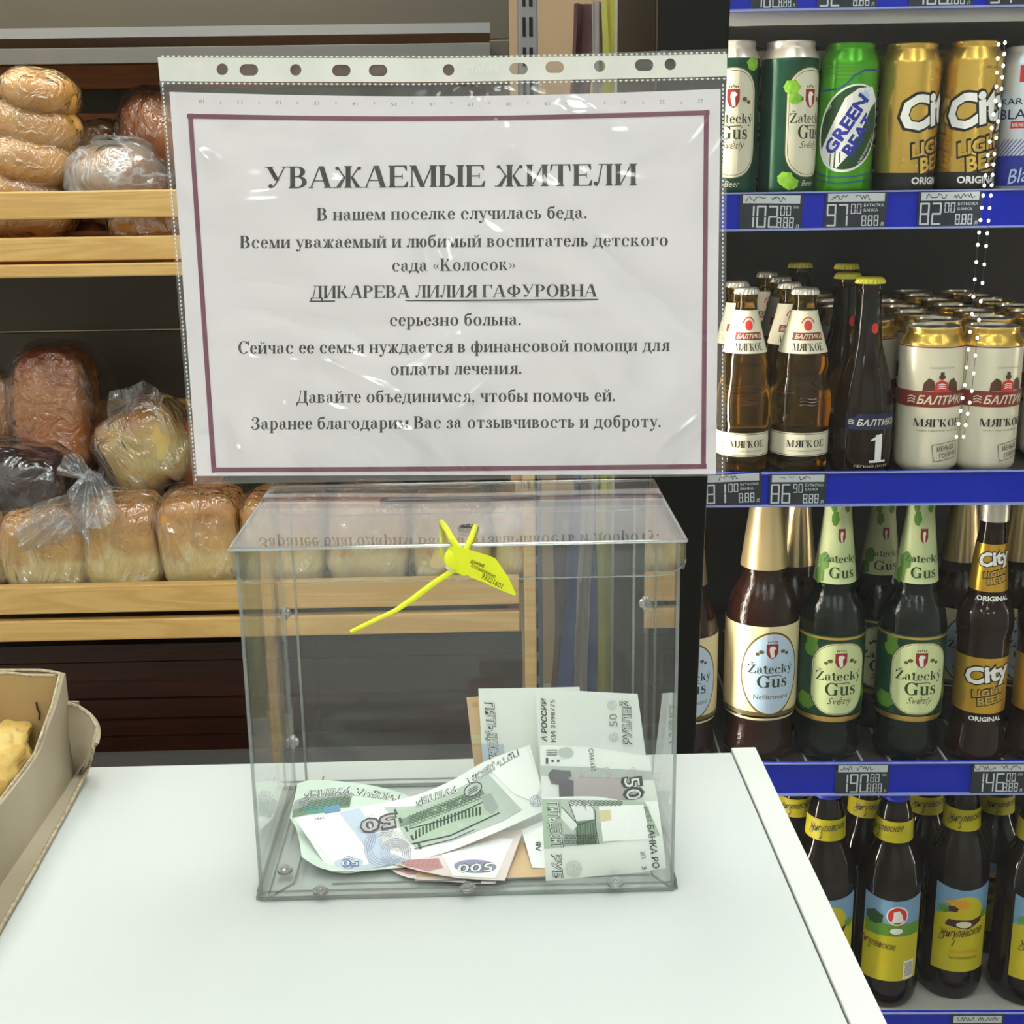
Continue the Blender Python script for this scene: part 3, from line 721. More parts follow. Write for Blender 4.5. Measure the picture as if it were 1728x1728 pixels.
def px_size(w, y, px, py): # metres for w pixels at depth plane y
    P = ony(px, py, y); return w * (P - CAM).dot(FW) / FPX
def bread(name, label, px, py, y, w, h, d, mat, wrap='wrap', ex=.55, amp=.004, seed=0, rot=(0, 0, 0), group=None, top=.05, cat='bread', wscale=1.05, wamp=.007):
    P = ony(px, py, y); W_, H_ = px_size(w, y, px, py) / 2, px_size(h, y, px, py) / 2
    t = empty(name, P, label=label, cat=cat, group=group)
    t.rotation_euler = rot
    blobo('crust', M[mat], t, (0, 0, 0), (W_, d / 2, H_), ex=ex, amp=amp, seed=seed, top=top)
    if wrap: blobo('wrapper', M[wrap], t, (0, 0, 0), (W_ * wscale + .001, d / 2 * wscale + .001, H_ * 1.03 + .001), ex=ex * .9, amp=wamp, nscale=34, seed=seed + 5, sub=5, top=top)
    return t
def cone_sheet(name, mat, parent, apex, rim, folds=9, depth=.010, seed=0):
    """gathered plastic running from a tied neck to an open rim (list of points)"""
    apex = Vector(apex); rim = [Vector(p) for p in rim]; nu = 60
    def f(u, v):
        i = u * (len(rim) - 1); a = min(int(i), len(rim) - 2); P = rim[a].lerp(rim[a + 1], i - a)
        Q = apex.lerp(P, v); dd = math.sin(u * folds * 2 * PI + seed) * depth * v ** .8 + noise.noise(Vector((u * 9 + seed, v * 4, 0))) * depth * 1.4 * v
        return Q + Vector((0, -1, .25)) * dd
    return MB().grid(f, nu, 14).build(name, mat, parent, smooth=True)

# upper tray
t = empty('braided_loaf', ony(66, 235, 1.09), label='glossy braided white loaf in cling film standing at the left end of the upper tray', cat='bread')
z0 = ony(66, 235, 1.09)
for i, (px, py, w_, h_, rz) in enumerate([(68, 158, 128, 84, .14), (62, 214, 150, 104, .30), (58, 272, 152, 100, .22), (44, 326, 150, 84, .10), (52, 370, 156, 70, 0)]):
    P = ony(px, py, 1.09 + .006 * (i % 2)); a, b = px_size(w_, 1.09, px, py) / 2, px_size(h_, 1.09, px, py) / 2
    bo = blobo('bun', M['bun'], t, P - z0, (a, .055, b), rot=(0, rz, 0), ex=.9, amp=.003, seed=i, sub=4)
    blobo('wrapper', M['wrap_clear'], bo, (0, 0, 0), (a * 1.02, .057, b * 1.02), ex=.86, amp=.0035, nscale=40, seed=i + 3, sub=4)
bread('round_loaf', 'round loaf hidden in a milky knotted plastic bag beside the braided loaf', 196, 306, 1.10, 150, 120, .12, 'crust', wrap=None, ex=.9, seed=2, amp=.004)
t = bpy.data.objects['round_loaf']
blobo('bag', M['bag'], t, (0, 0, .002), (px_size(178, 1.1, 196, 306) / 2, .068, px_size(146, 1.1, 196, 306) / 2), ex=.95, amp=.010, nscale=24, seed=8, sub=5)
blobo('inner_bag', M['bag'], t, (0, 0, .002), (px_size(166, 1.1, 196, 306) / 2, .064, px_size(134, 1.1, 196, 306) / 2), ex=.95, amp=.006, nscale=30, seed=18, sub=5)
bread('round_loaf', 'reddish brown round loaf at the back of the upper tray beside the notice', 268, 226, 1.21, 128, 146, .13, 'crust_red', ex=.95, seed=3, wscale=1.03, wamp=.004)
bread('loaf', 'pale loaf in film at the back of the upper tray behind the bagged round loaf', 172, 262, 1.24, 84, 110, .10, 'crust', ex=.7, seed=6)
bread('loaf', 'loaf in crinkled film seen between the two slats of the upper tray', 255, 372, 1.07, 130, 70, .09, 'crust', ex=.6, seed=9)
# lower tray, back row
bread('tall_loaf', 'tall orange brown tin loaf standing upright at the back of the lower tray', 100, 690, 1.20, 124, 212, .11, 'loaf_orange', wrap='wrap_clear', ex=.5, seed=11, top=-.06, wscale=1.05)
t = bpy.data.objects['tall_loaf']
blobo('loose_film', clear_mat('loose_film', tint=(.94, .93, .92, 1), f0=.02, rough=.2, haze=.0, wrinkle=.8, wscale=12, crease=.05, cscale=6), t, (.006, .0, .0), (px_size(172, 1.2, 100, 690) / 2, .066, px_size(236, 1.2, 100, 690) / 2), ex=.7, amp=.008, seed=4)
bread('dark_loaf', 'dark rye loaf in a blackish plastic bag on the lower tray at the left edge', 30, 808, 1.12, 190, 120, .12, 'crust_dark', wrap='bag_black', ex=.7, seed=13, rot=(0, .12, 0))
bread('loaf', 'pale loaf in a clear bag leaning behind the tan loaf right of the knotted bag', 30, 690, 1.25, 120, 120, .09, 'crust', ex=.7, seed=23) ['label'] = 'loaf in cloudy film half hidden left of the tall orange loaf'
bread('white_loaf', 'golden floury loaf tilted in a clear bag beside the notice', 252, 752, 1.17, 150, 150, .12, 'loaf_pale', ex=.7, seed=15, rot=(0, -.45, 0), amp=.008)
t = bpy.data.objects['white_loaf']
cone_sheet('bag_tail', M['wrap'], t, ony(152, 812, 1.12) - t.location, [ony(*p, 1.13) - t.location for p in ((150, 770), (195, 700), (236, 652), (300, 662), (318, 700))], folds=4, depth=.006, seed=2)
bread('loaf', 'brown loaf in film right of the tilted white loaf, mostly behind the notice', 335, 770, 1.20, 90, 150, .11, 'crust_red', ex=.6, seed=17)
# lower tray, front row
row = [(-50, 914, 142, 160, 'leftmost tan loaf in film, cut by the left edge of the picture'), (92, 920, 152, 146, 'tan tin loaf under the knotted bluish bag in the front row'), (216, 910, 132, 156, 'tan tin loaf in crinkled film, right of the knotted bag'), (347, 908, 138, 168, 'bulging tan tin loaf in film, touching the donation box outline'),
       (486, 904, 138, 160, 'tan loaf in film seen through the left of the donation box'), (625, 902, 136, 160, 'tan loaf in film seen through the box behind the yellow seal tail'), (762, 900, 134, 156, 'pale loaf in film seen through the box behind the seal tag'), (862, 898, 60, 140, 'last loaf of the front row beside the pale rack post')]
for i, (px, py, w_, h_, lb) in enumerate(row):
    b_ = bread('tin_loaf', lb, px, py, 1.085, w_, h_, .11, 'loaf', ex=.42, seed=20 + i, group='tin loaves in the front row of the lower tray', rot=(0, .04 * ((i * 37) % 3 - 1), 0), amp=.005, top=.0, wscale=1.045)
    if i == 1:
        b_.name = 'tin_loaf_knotted'
        lo = b_.location
        cone_sheet('bag_top', M['bag'], b_, ony(162, 820, 1.03) - lo, [ony(*p, 1.02) - lo for p in ((60, 850), (22, 906), (40, 930), (92, 918), (128, 895), (150, 905))], folds=6, depth=.006, seed=1)
        cone_sheet('bag_knot', M['bag'], b_, ony(150, 790, 1.04) - lo, [ony(*p, 1.01) - lo for p in ((110, 830), (128, 870), (150, 892), (178, 893), (200, 866), (186, 820), (170, 800))], folds=5, depth=.005, seed=4)
        cone_sheet('bag_ear', M['bag'], b_, ony(160, 815, 1.04) - lo, [ony(*p, 1.05) - lo for p in ((95, 800), (105, 772), (120, 763), (140, 772))], folds=3, depth=.004, seed=6)
        cone_sheet('bag_tip', M['bag'], b_, ony(134, 888, 1.02) - lo, [ony(*p, 1.01) - lo for p in ((158, 940), (150, 925), (150, 890))], folds=1, depth=.002, seed=7)
        b_.name = 'tin_loaf'

rl_ = empty('added_rack_light', (-.5, 1.0, .70), label='added warm tube light above the bread rack, out of view', cat='lamp')  # added light above the view, gives the bread a golden tone
MB().box(-.62, -.03, .012, .60, .03, .03).build('housing', M['white_metal'], rl_)
MB().box(-.60, -.014, -.004, .58, .014, .0115).build('tube', emat('warm_tube', (1.0, .84, .58, 1), 11.0), rl_)
# banner bundle between rack and refrigerator
M['banner_y'] = pmat('banner_yellow', srgb(206, 200, 96), rough=.6, c2=srgb(190, 182, 84), scale=9)
M['banner_b'] = pmat('banner_blue', srgb(96, 108, 168), rough=.6, c2=srgb(82, 92, 150), scale=7)
M['banner_w'] = pmat('banner_white', srgb(196, 186, 180), rough=.5, c2=srgb(180, 170, 164), scale=7)
M['banner_p'] = pmat('banner_mauve', srgb(120, 88, 84), rough=.6, c2=srgb(104, 74, 74), scale=7)
bn = empty('folded_banner', (.25, 1.75, FZ), label='folded yellow and blue plastic banner standing in the gap beside the black refrigerator', cat='banner')
YN = 1.75
def strip(mat, name, a0, a1, b0, b1, yo, seed):
    # from px pair at top row 40 to px pair at row 1150
    T0, T1, B0, B1 = ony(a0, 0, YN), ony(a1, 0, YN), ony(b0, 1200, YN), ony(b1, 1200, YN)
    def f(u, v):
        P = (B0.lerp(B1, u)).lerp(T0.lerp(T1, u), v)
        P = Vector((P.x, YN + yo, P.z))
        P += Vector((noise.noise(Vector((v * 5, seed, 0))) * .010, noise.noise(Vector((u * 3, v * 6, seed))) * .02, 0))
        return P - Vector((.25, 1.75, FZ))
    MB().grid(f, 6, 40).build(name, M[mat], bn, smooth=True, solid=.002)
strip('banner_p', 'mauve_fold', 972, 1004, 930, 975, .05, 1)
strip('banner_w', 'white_fold', 1002, 1020, 970, 992, .02, 2)
strip('banner_y', 'yellow_fold', 1014, 1042, 1008, 1040, .0, 3)
strip('banner_b', 'blue_fold', 1040, 1076, 940, 1012, .035, 4)

# ================================================================== REFRIGERATOR
FD = math.radians(-2.2)
FO = ony(1228, 355, .85); FO = Vector((FO.x, FO.y, 0))
FU, FWD = Vector((math.cos(FD), math.sin(FD), 0)), Vector((-math.sin(FD), math.cos(FD), 0))
def fpt(u, w_, z): return FO + FU * u + FWD * w_ + Vector((0, 0, z))
def fonw(px, py, w_=0.0):
    """local (u, z) where the pixel's ray meets the refrigerator's plane at depth w_"""
    d = ray(px, py); n = FWD; P0 = FO + FWD * w_
    t_ = (P0 - CAM).dot(n) / d.dot(n); P = CAM + d * t_
    return (P - FO).dot(FU), P.z
FR = empty('refrigerator', FO, FD, label='black glass-door beer refrigerator with blue price rails on the right', cat='refrigerator')
def fb(name, mat, a, b, parent=None, **k): return MB().box(*a, *b).build(name, M[mat], parent or FR, **k)
RW = .92; ZT, ZB = .80, FZ + .08
u_top, _ = fonw(1229, 0); 
e1u, e1z = fonw(1227, 60, -.03); e2u, e2z = fonw(1189, 860, -.03); e3u, e3z = fonw(1150, 1255, -.03)
# left door post: outer edge plumb, inner edge following the gasket
slope = (e2u - e1u) / (e1z - e2z)
iu = lambda z: e1u + slope * (e1z - z)
pl = lambda w_: [(-.084, w_, ZB), (iu(ZB), w_, ZB), (iu(ZT), w_, ZT), (-.084, w_, ZT)]
MB().hexa(pl(-.045), pl(-.018)).build('door_frame', M['black'], FR, bevel=.003)
fb('side_panel', 'black_side', (-.084, -.014, ZB), (-.077, .62, ZT))
fb('top_panel', 'black', (-.084, -.045, ZT + .001), (RW + .03, .62, ZT + .12))
fb('base_panel', 'black', (-.084, -.045, FZ + .001), (RW + .03, .62, ZB - .001))
fb('side_panel', 'black_side', (RW + .014, -.014, ZB), (RW + .03, .62, ZT))
fb('door_frame', 'black', (RW - .01, -.045, ZB), (RW + .03, -.018, ZT))
fb('liner_back', 'fridge_in', (-.0765, .59, ZB), (RW + .013, .61, ZT))
fb('rear_trim', 'white_metal', (-.088, .612, ZB), (-.0845, .628, ZT))
fb('liner_side', 'fridge_in', (-.0768, -.010, ZB), (-.0755, .589, ZT))
# thin glass
M['door_glass'] = clear_mat('door_glass', tint=(.97, .975, .97, 1), f0=.04, rough=.01, k=.3)
gl = lambda w_: [(iu(ZB), w_, ZB), (RW - .011, w_, ZB), (RW - .011, w_, ZT), (iu(ZT), w_, ZT)]
MB().hexa(gl(-.034), gl(-.030)).build('door_glass', M['door_glass'], FR)
# light strips on the inner side walls
ls = fb('light_strip', 'strip_light', (-.0753, -.012, ZB + .02), (-.0725, .004, ZT - .02))
ls = fb('light_strip', 'strip_light', (RW + .008, .0, ZB + .02), (RW + .012, .010, ZT - .02))
fb('light_bar', 'strip_light', (.02, .02, ZT - .006), (RW - .02, .032, ZT - .001))
# shelves and rails
RAILS = []
for i, (pt_, pb) in enumerate([(-46, 17), (322, 387), (795, 852), (1285, 1339), (1706, 1764)]):
    px = 1450 if i != 4 else 1600
    za, zb = fonw(px, pt_)[1], fonw(px, pb)[1]
    RAILS.append((za, zb))
    rl = fb('price_rail', 'blue_rail', (-.0752, -.002, zb), (RW, .002, za))
    fb('rail_lip', 'rail_clear', (-.0752, -.006, zb), (RW, -.0021, zb + .0022), rl)
    fb('rail_lip', 'rail_clear', (-.0752, -.0045, za - .0016), (RW, -.0021, za), rl)
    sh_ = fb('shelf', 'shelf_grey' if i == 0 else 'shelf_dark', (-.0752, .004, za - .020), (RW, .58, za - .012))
    if i in (0, 4): fb('shelf_lip', 'shelf_grey', (-.0752, .0045, za - .050), (RW, .010, za - .0205), sh_)
    if i in (3,):
        for k in range(26): fb('glide_wire', 'wire', (-.02 + k * .035, .006, za - .0118), (-.0175 + k * .035, .50, za - .0090), sh_)
    if i == 4: fb('glide_tray', 'shelf_grey', (-.02, .01, za - .0118), (RW - .02, .40, za - .0085), sh_)
SZ = [r[0] - .0115 for r in RAILS]
SZ[3] = RAILS[3][0] - .0088; SZ[4] = RAILS[4][0] - .0083
# glowing beads just inside the glass, imitating LED reflections in it
sg = empty('led_reflections', FR.location, FD, label='two rows of tiny glowing beads standing in for LED reflections in the refrigerator door', cat='reflection beads')
def reflection_beads(pts, n):
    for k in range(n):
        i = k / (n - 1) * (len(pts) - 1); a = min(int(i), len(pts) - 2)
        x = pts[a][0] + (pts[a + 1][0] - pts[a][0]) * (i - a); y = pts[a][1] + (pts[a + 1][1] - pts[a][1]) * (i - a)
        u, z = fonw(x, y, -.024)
        MB().lathe([(.0005, -.0018), (.0016, -.0008), (.0016, .0008), (.0005, .0018)], n=8, c=(u, -.024, z)).build('glow_bead', M['bead'], sg)
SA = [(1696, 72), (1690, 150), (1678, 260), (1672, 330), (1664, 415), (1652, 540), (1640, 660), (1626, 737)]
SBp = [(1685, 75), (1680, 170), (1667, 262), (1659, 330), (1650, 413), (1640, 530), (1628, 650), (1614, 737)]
reflection_beads(SA, 29); reflection_beads(SBp, 29)
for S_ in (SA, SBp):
    MB().tube([Vector((fonw(x, y, -.0225)[0], -.0225, fonw(x, y, -.0225)[1])) for x, y in S_], .0003, 5).build('bead_thread', M['shelf_dark'], sg)

# ------------------------------------------------ price tags
SEG = {'0': 'abcdef', '1': 'bc', '2': 'abged', '3': 'abgcd', '4': 'fgbc', '5': 'afgcd', '6': 'afgedc', '7': 'abc', '8': 'abcdefg', '9': 'abcdfg'}
def seg7(txt, x, y, w_, h_, t_, gap):
    s = Sh()
    for ch in txt:
        if ch == '.': s.rect(x - gap * .6, y, x - gap * .6 + t_, y + t_); continue
        if ch == ' ': x += w_ + gap; continue
        for g in SEG[ch]:
            k = t_ * .25
            R_ = {'a': (x + k, y + h_ - t_, x + w_ - k, y + h_), 'd': (x + k, y, x + w_ - k, y + t_), 'g': (x + k, y + h_ / 2 - t_ / 2, x + w_ - k, y + h_ / 2 + t_ / 2),
                  'f': (x, y + h_ / 2 + k, x + t_, y + h_ - k), 'b': (x + w_ - t_, y + h_ / 2 + k, x + w_, y + h_ - k), 'e': (x, y + k, x + t_, y + h_ / 2 - k), 'c': (x + w_ - t_, y + k, x + w_, y + h_ / 2 - k)}[g]
            s.rect(*R_)
        x += w_ + gap
    return s
def price_tag(px0, px1, rail, big, small, words, label, tilt=0.0, missing=()):
    za, zb = RAILS[rail]; u0 = fonw(px0, 0.5 * 0 + {0: -10, 1: 350, 2: 822, 3: 1312, 4: 1735}[rail], -.004)[0]
    u1 = fonw(px1, {0: -10, 1: 350, 2: 822, 3: 1312, 4: 1735}[rail], -.004)[0]
    W_, H_ = u1 - u0, (za - zb) * .93
    t = empty('price_tag', fpt(u0, -.0035, zb + .0015), FD, label=label, cat='price tag', group='price tags on the blue rails')
    t.rotation_euler = (0, -tilt, FD)
    MB().box(0, -.0012, 0, W_, 0, H_).build('card', M['tag'], t)
    X = lambda a: a * W_; Y = lambda b: b * H_
    fn = lambda x, y, e: (x, -.0013 - e, y)
    decal('name_strip', Sh().rect(X(.04), Y(.74), X(.96), Y(.97)), fn, M['tag_strip'], t, eps=.0001)
    pr = Sh()
    n = len(big); w1 = .155
    pr.add(seg7(big, X(.08 if n == 3 else .03), Y(.06), X(w1), Y(.62), X(.028), X(.035)))
    xs = .08 + n * (w1 + .035) if n == 3 else .03 + n * .19 + .01
    pr.add(seg7(small, X(xs), Y(.40), X(.075), Y(.28), X(.016), X(.02)))
    pr.add(sans('БУТЫЛКА', bold=.01).fit(X(xs + .21), Y(.60), X(.95), Y(.68))); pr.add(sans('БАНКА', bold=.01).fit(X(xs + .21), Y(.46), X(.86), Y(.54)))
    pr.add(seg7('8', X(.60), Y(.06), X(.075), Y(.30), X(.018), X(.02))); pr.rect(X(.682), Y(.06), X(.697), Y(.10))
    pr.add(seg7('88', X(.705), Y(.06), X(.075), Y(.30), X(.018), X(.02))); pr.add(sans('л', bold=.01).fit(X(.91), Y(.06), X(.96), Y(.16)))
    decal('lettering', pr, fn, M['tag_print'], t, eps=.0001)
    rnd = random.Random(label); hw = Sh()
    for wd in words:
        a, b = wd; x = a; pts = []
        while x < b:
            pts.append((X(x), Y(.80 + rnd.choice((.0, .03, .09, .12)) + rnd.uniform(-.01, .01)))); x += rnd.uniform(.014, .030)
        hw.stroke(pts, W_ * .011)
    decal('handwriting', hw, fn, M['ink'], t, eps=.0003)
    return t
price_tag(1268, 1345, 0, '102', '00', [(.2, .7)], 'cropped dark price tag at the top edge of the picture, leftmost')
price_tag(1380, 1480, 0, '92', '00', [(.2, .7)], 'cropped dark price tag at the top edge, second from the left')
price_tag(1535, 1642, 0, '100', '00', [(.2, .7)], 'cropped dark price tag at the top edge, above the second gold can')
price_tag(1668, 1775, 0, '91', '00', [(.2, .7)], 'cropped dark price tag in the top right corner')
price_tag(1248, 1353, 1, '102', '00', [(.08, .42), (.5, .74)], 'slightly tilted price tag reading 102 under the green hop can', tilt=-.02)
price_tag(1392, 1496, 1, '97', '00', [(.08, .38), (.48, .74)], 'price tag reading 97 under the bright green can')
price_tag(1549, 1655, 1, '82', '00', [(.12, .46), (.56, .9)], 'price tag reading 82 under the left gold can')
price_tag(1190, 1286, 2, '81', '00', [(.25, .6)], 'tilted price tag reading 81 beside the lower corner of the notice', tilt=.04)
price_tag(1298, 1394, 2, '86', '90', [(.18, .28), (.34, .45), (.52, .74)], 'price tag reading 86 below the amber bottles')
price_tag(1410, 1500, 3, '190', '88', [(.08, .30), (.38, .7)], 'price tag reading 190 below the green label bottles')
price_tag(1639, 1730, 3, '146', '00', [(.04, .44), (.54, .9)], 'price tag reading 146 below the gold label bottle')
price_tag(1604, 1692, 4, '157', '88', [(.1, .45), (.5, .9)], 'price tag reading 157 at the bottom edge of the picture')

# ------------------------------------------------ cans and bottles
C_ = lambda *a: srgb(*a)
def ink(name, *rgb, rough=.5, metal=0.0): 
    if name not in M: M[name] = pmat(name, srgb(*rgb), rough=rough, metal=metal)
    return M[name]
M['can_top'] = pmat('can_top_metal', srgb(205, 200, 192), rough=.28, metal=.9)
M['can_rim_pale'] = pmat('can_shoulder_pale', srgb(224, 212, 200), rough=.3, metal=.35)
M['can_hop'] = pmat('can_dark_green', srgb(16, 62, 44), rough=.28, metal=.3, c2=srgb(20, 74, 52), scale=30)
M['can_green'] = pmat('can_bright_green', srgb(72, 160, 22), rough=.24, metal=.45)
M['can_gold'] = pmat('can_gold', srgb(214, 176, 84), rough=.26, metal=.8)
M['can_silver'] = pmat('can_silver', srgb(208, 214, 220), rough=.3, metal=.5)
M['can_cream'] = pmat('can_cream', srgb(222, 214, 190), rough=.3, metal=.15)
M['foil_gold'] = pmat('foil_gold', srgb(226, 200, 150), rough=.3, metal=.75, bump=.25, bscale=60)
M['glass_amber'] = pmat('amber_glass', (.94, .54, .07, 1), rough=.02, trans=.988, ior=1.36)
M['glass_clear'] = pmat('clear_neck_glass', (.93, .93, .82, 1), rough=.03, trans=1.0, ior=1.2)
M['glass_brown'] = pmat('brown_bottle', srgb(34, 13, 7), rough=.05, bump=.2, bscale=260, spec=.4)
M['glass_green'] = pmat('dark_green_bottle', srgb(6, 14, 11), rough=.05, bump=.2, bscale=260, spec=.4)
M['glass_dark'] = pmat('dark_amber_bottle', srgb(26, 12, 5), rough=.05, spec=.4)
M['pet_brown'] = pmat('brown_plastic_bottle', srgb(18, 11, 8), rough=.07, spec=.4)
M['pet_red'] = pmat('red_brown_bottle', srgb(30, 11, 5), rough=.06, spec=.4)
M['cap_silver'] = pmat('crown_cap_silver', srgb(214, 208, 196), rough=.35, metal=.6)
M['cap_yellow'] = pmat('crown_cap_yellow', srgb(214, 206, 60), rough=.4)
M['cap_gold'] = pmat('crown_cap_gold', srgb(196, 170, 80), rough=.35, metal=.6)
M['cap_blue'] = pmat('screw_cap_blue', srgb(24, 50, 200), rough=.4)
M['cream_label'] = pmat('cream_label', srgb(226, 218, 192), rough=.5)
M['tan_label'] = pmat('tan_label', srgb(232, 214, 168), rough=.45)
M['green_label'] = pmat('pale_green_label', srgb(206, 216, 160), rough=.45)
M['hop_green'] = pmat('hop_leaf_green', srgb(120, 176, 40), rough=.5, c2=srgb(150, 204, 60), scale=200)
M['gold_label'] = pmat('gold_label', srgb(214, 168, 56), rough=.3, metal=.6)
M['yellow_label'] = pmat('yellow_label', srgb(196, 182, 24), rough=.5)
M['sky_label'] = pmat('sky_label', srgb(118, 156, 190), rough=.5)
for n_, c_ in dict(i_green=(36, 58, 26), i_dark=(30, 24, 22), i_red=(150, 36, 28), i_white=(236, 234, 228), i_cream=(220, 212, 186), i_blue=(32, 44, 150), i_navy=(18, 30, 70),
                   i_olive=(96, 84, 44), i_redband=(132, 44, 36), i_bright_red=(206, 44, 36), i_black=(16, 14, 14), i_brown=(84, 52, 34), i_grey=(120, 112, 98), i_orange=(222, 150, 40),
                   i_darkgreen=(24, 66, 20), i_sky=(188, 208, 232), i_maroon=(70, 30, 26), i_leaf=(90, 140, 40)).items(): ink(n_, *c_)
M['i_gold'] = ink('i_gold', 214, 176, 84, metal=.7, rough=.3)

def prof_r(prof, z):
    for (r0, z0), (r1, z1) in zip(prof, prof[1:]):
        if z1 != z0 and min(z0, z1) <= z <= max(z0, z1): return r0 + (r1 - r0) * (z - z0) / (z1 - z0)
    return prof[0][0]
def surf(prof, R0, rot=0.0, base=.0003):
    def fn(u, v, e):
        a = u / R0 + rot; r = prof_r(prof, v) + base + e
        return (r * math.sin(a), -r * math.cos(a), v)
    return fn
def band(name, mat, prof, z0, z1, a0, a1, parent, off=.0004, top=None, bot=None, n=28, nz=6):
    """label wrapped round a profile; top/bot optional functions of t for shaped edges"""
    def f(u, v):
        a = a0 + (a1 - a0) * u; zb = z0 + (bot(u) if bot else 0); zt = z1 + (top(u) if top else 0); z = zb + (zt - zb) * v
        r = prof_r(prof, z) + off; return (r * math.sin(a), -r * math.cos(a), z)
    return MB().grid(f, n, nz).build(name, M[mat], parent, smooth=True)
def smooth_prof(p, k=3):
    out = []
    for i in range(len(p) - 1):
        a, b, c, d = p[max(i - 1, 0)], p[i], p[i + 1], p[min(i + 2, len(p) - 1)]
        for j in range(k):
            t = j / k; f = lambda q: .5 * (2 * b[q] + (c[q] - a[q]) * t + (2 * a[q] - 5 * b[q] + 4 * c[q] - d[q]) * t * t + (3 * b[q] - a[q] - 3 * c[q] + d[q]) * t ** 3)
            out.append((f(0), min(max(f(1), b[1]), c[1])))
    return out + [p[-1]]
D = lambda name, sh, fn, mat, par, e=0.0, step=.006, sy=None: decal(name, sh, fn, M[mat], par, step=step, stepy=sy, eps=e)

CANP = [(.0215, 0), (.0262, .0045), (.0310, .0085), (.0328, .0125), (.0330, .016), (.0330, .146), (.0326, .150), (.0272, .1600), (.0268, .1625), (.0276, .1640), (.0276, .1665), (.0268, .1675)]
def can_base(root, mat, shoulder=None, zsh=.1495):
    b = MB().lathe([p for p in CANP], n=40, capt=False).build('body', M[mat], root, smooth=True)
    MB().lathe([(.0266, .1676), (.0262, .1650), (.0240, .1640), (.0238, .1652), (.0001, .1655)], n=32, capb=False, capt=False).build('lid', M['can_top'], root, smooth=True)
    MB().box(-.008, -.018, .1656, .008, .004, .1668).build('pull_tab', M['can_top'], root, bevel=.0004)
    if shoulder: band('shoulder', shoulder, CANP, zsh, .1672, 0, 2 * PI, root, off=.00035, n=40, nz=8)
    return b
def leaf(cx, cy, r, a):
    s = Sh(); n = 14; p = []
    for i in range(n):
        t = 2 * PI * i / n; rr = r * (1 + .18 * (i % 2)) * (1.0 + .35 * math.cos(t)); p.append((cx + rr * math.cos(t + a), cy + rr * .8 * math.sin(t + a)))
    return s.poly(p)
def shield(cx, cy, w_, h_):
    return Sh().poly([(cx - w_ / 2, cy + h_ / 2), (cx + w_ / 2, cy + h_ / 2), (cx + w_ / 2, cy - h_ * .1), (cx + w_ * .3, cy - h_ * .36), (cx, cy - h_ / 2), (cx - w_ * .3, cy - h_ * .36), (cx - w_ / 2, cy - h_ * .1)])
def goose(cx, cy, s_):
    return Sh().poly([(cx - .05 * s_, cy - .5 * s_), (cx + .15 * s_, cy - .4 * s_), (cx + .12 * s_, cy + .1 * s_), (cx + .28 * s_, cy + .25 * s_), (cx + .1 * s_, cy + .42 * s_), (cx - .15 * s_, cy + .4 * s_), (cx - .22 * s_, cy + .15 * s_), (cx - .15 * s_, cy - .2 * s_)])
def crest(fn, cx, cy, k, par, e):
    D('emblem', shield(cx, cy, .0115 * k, .0155 * k), fn, 'i_red', par, e)
    D('emblem', goose(cx, cy, .0135 * k), fn, 'i_white', par, e + .00012)
    c = Sh(); [c.ell(cx + x * .001 * k, cy + .0098 * k + (.0008 * k if x == 0 else 0), .0007 * k, .001 * k, 8) for x in (-4, -2, 0, 2, 4)]
    for sg in (-1, 1): c.add(leaf(cx + sg * .0105 * k, cy - .001 * k, .0022 * k, 1.2)); c.add(leaf(cx + sg * .0145 * k, cy - .003 * k, .0018 * k, .6))
    D('emblem', c, fn, 'i_olive', par, e)
def gus_text(fn, x, y, w_, par, mat='i_green', e=.0002, third='Světlý', tm='i_olive'):
    s = roman('Žatecký').fit(x - w_ / 2, y, x + w_ / 2)
    h_ = s.box()[3] - y
    s.add(roman("Gus").fit(x - w_ * .30, y - h_ * .86, x + w_ * .36))
    s.stroke([(x - w_ * .12, y - h_ * .02), (x + w_ * .18, y + h_ * .02), (x + w_ * .22, y - h_ * .1)], h_ * .05)
    D('lettering', s, fn, mat, par, e)
    if third: D('lettering', sans(third, shear=.4, bold=-.005).fit(x - w_ * .25, y - h_ * 1.62, x + w_ * .30), fn, tm, par, e)

def make_hop_can(rot):
    r = empty('hop_can'); can_base(r, 'can_hop', 'can_rim_pale'); fn = surf(CANP, .033, rot)
    pan = rrect(-.028, .028, .028, .138, .026, 8)
    D('label', Sh().poly(rrect(-.0295, .0255, .0295, .1405, .0275, 8)), fn, 'i_olive', r, .0000)
    lb = D('label', Sh().poly(rrect(-.0285, .0268, .0285, .1392, .0265, 8)), fn, 'cream_label', r, .00012)
    D('line', fill2d(rrect(-.0265, .029, .0265, .137, .0245, 8), [rrect(-.0260, .0296, .0260, .1364, .0240, 8)]), fn, 'i_green', lb, .0002)
    crest(fn, 0, .108, 1.25, lb, .0003); gus_text(fn, 0, .080, .050, lb, e=.0003)
    lf = Sh().add(leaf(-.026, .118, .0085, .6)).add(leaf(-.019, .106, .007, 1.9)).add(leaf(-.030, .010 + .014, .0085, .3)).add(leaf(-.020, .018, .008, 2.0)).add(leaf(.026, .142, .008, 2.4))
    D('leaf', lf, fn, 'hop_green', r, .0006)
    D('lettering', sans('Beer', shear=.3).fit(-.008, .017, .010), fn, 'i_cream', r, .0003)
    return r
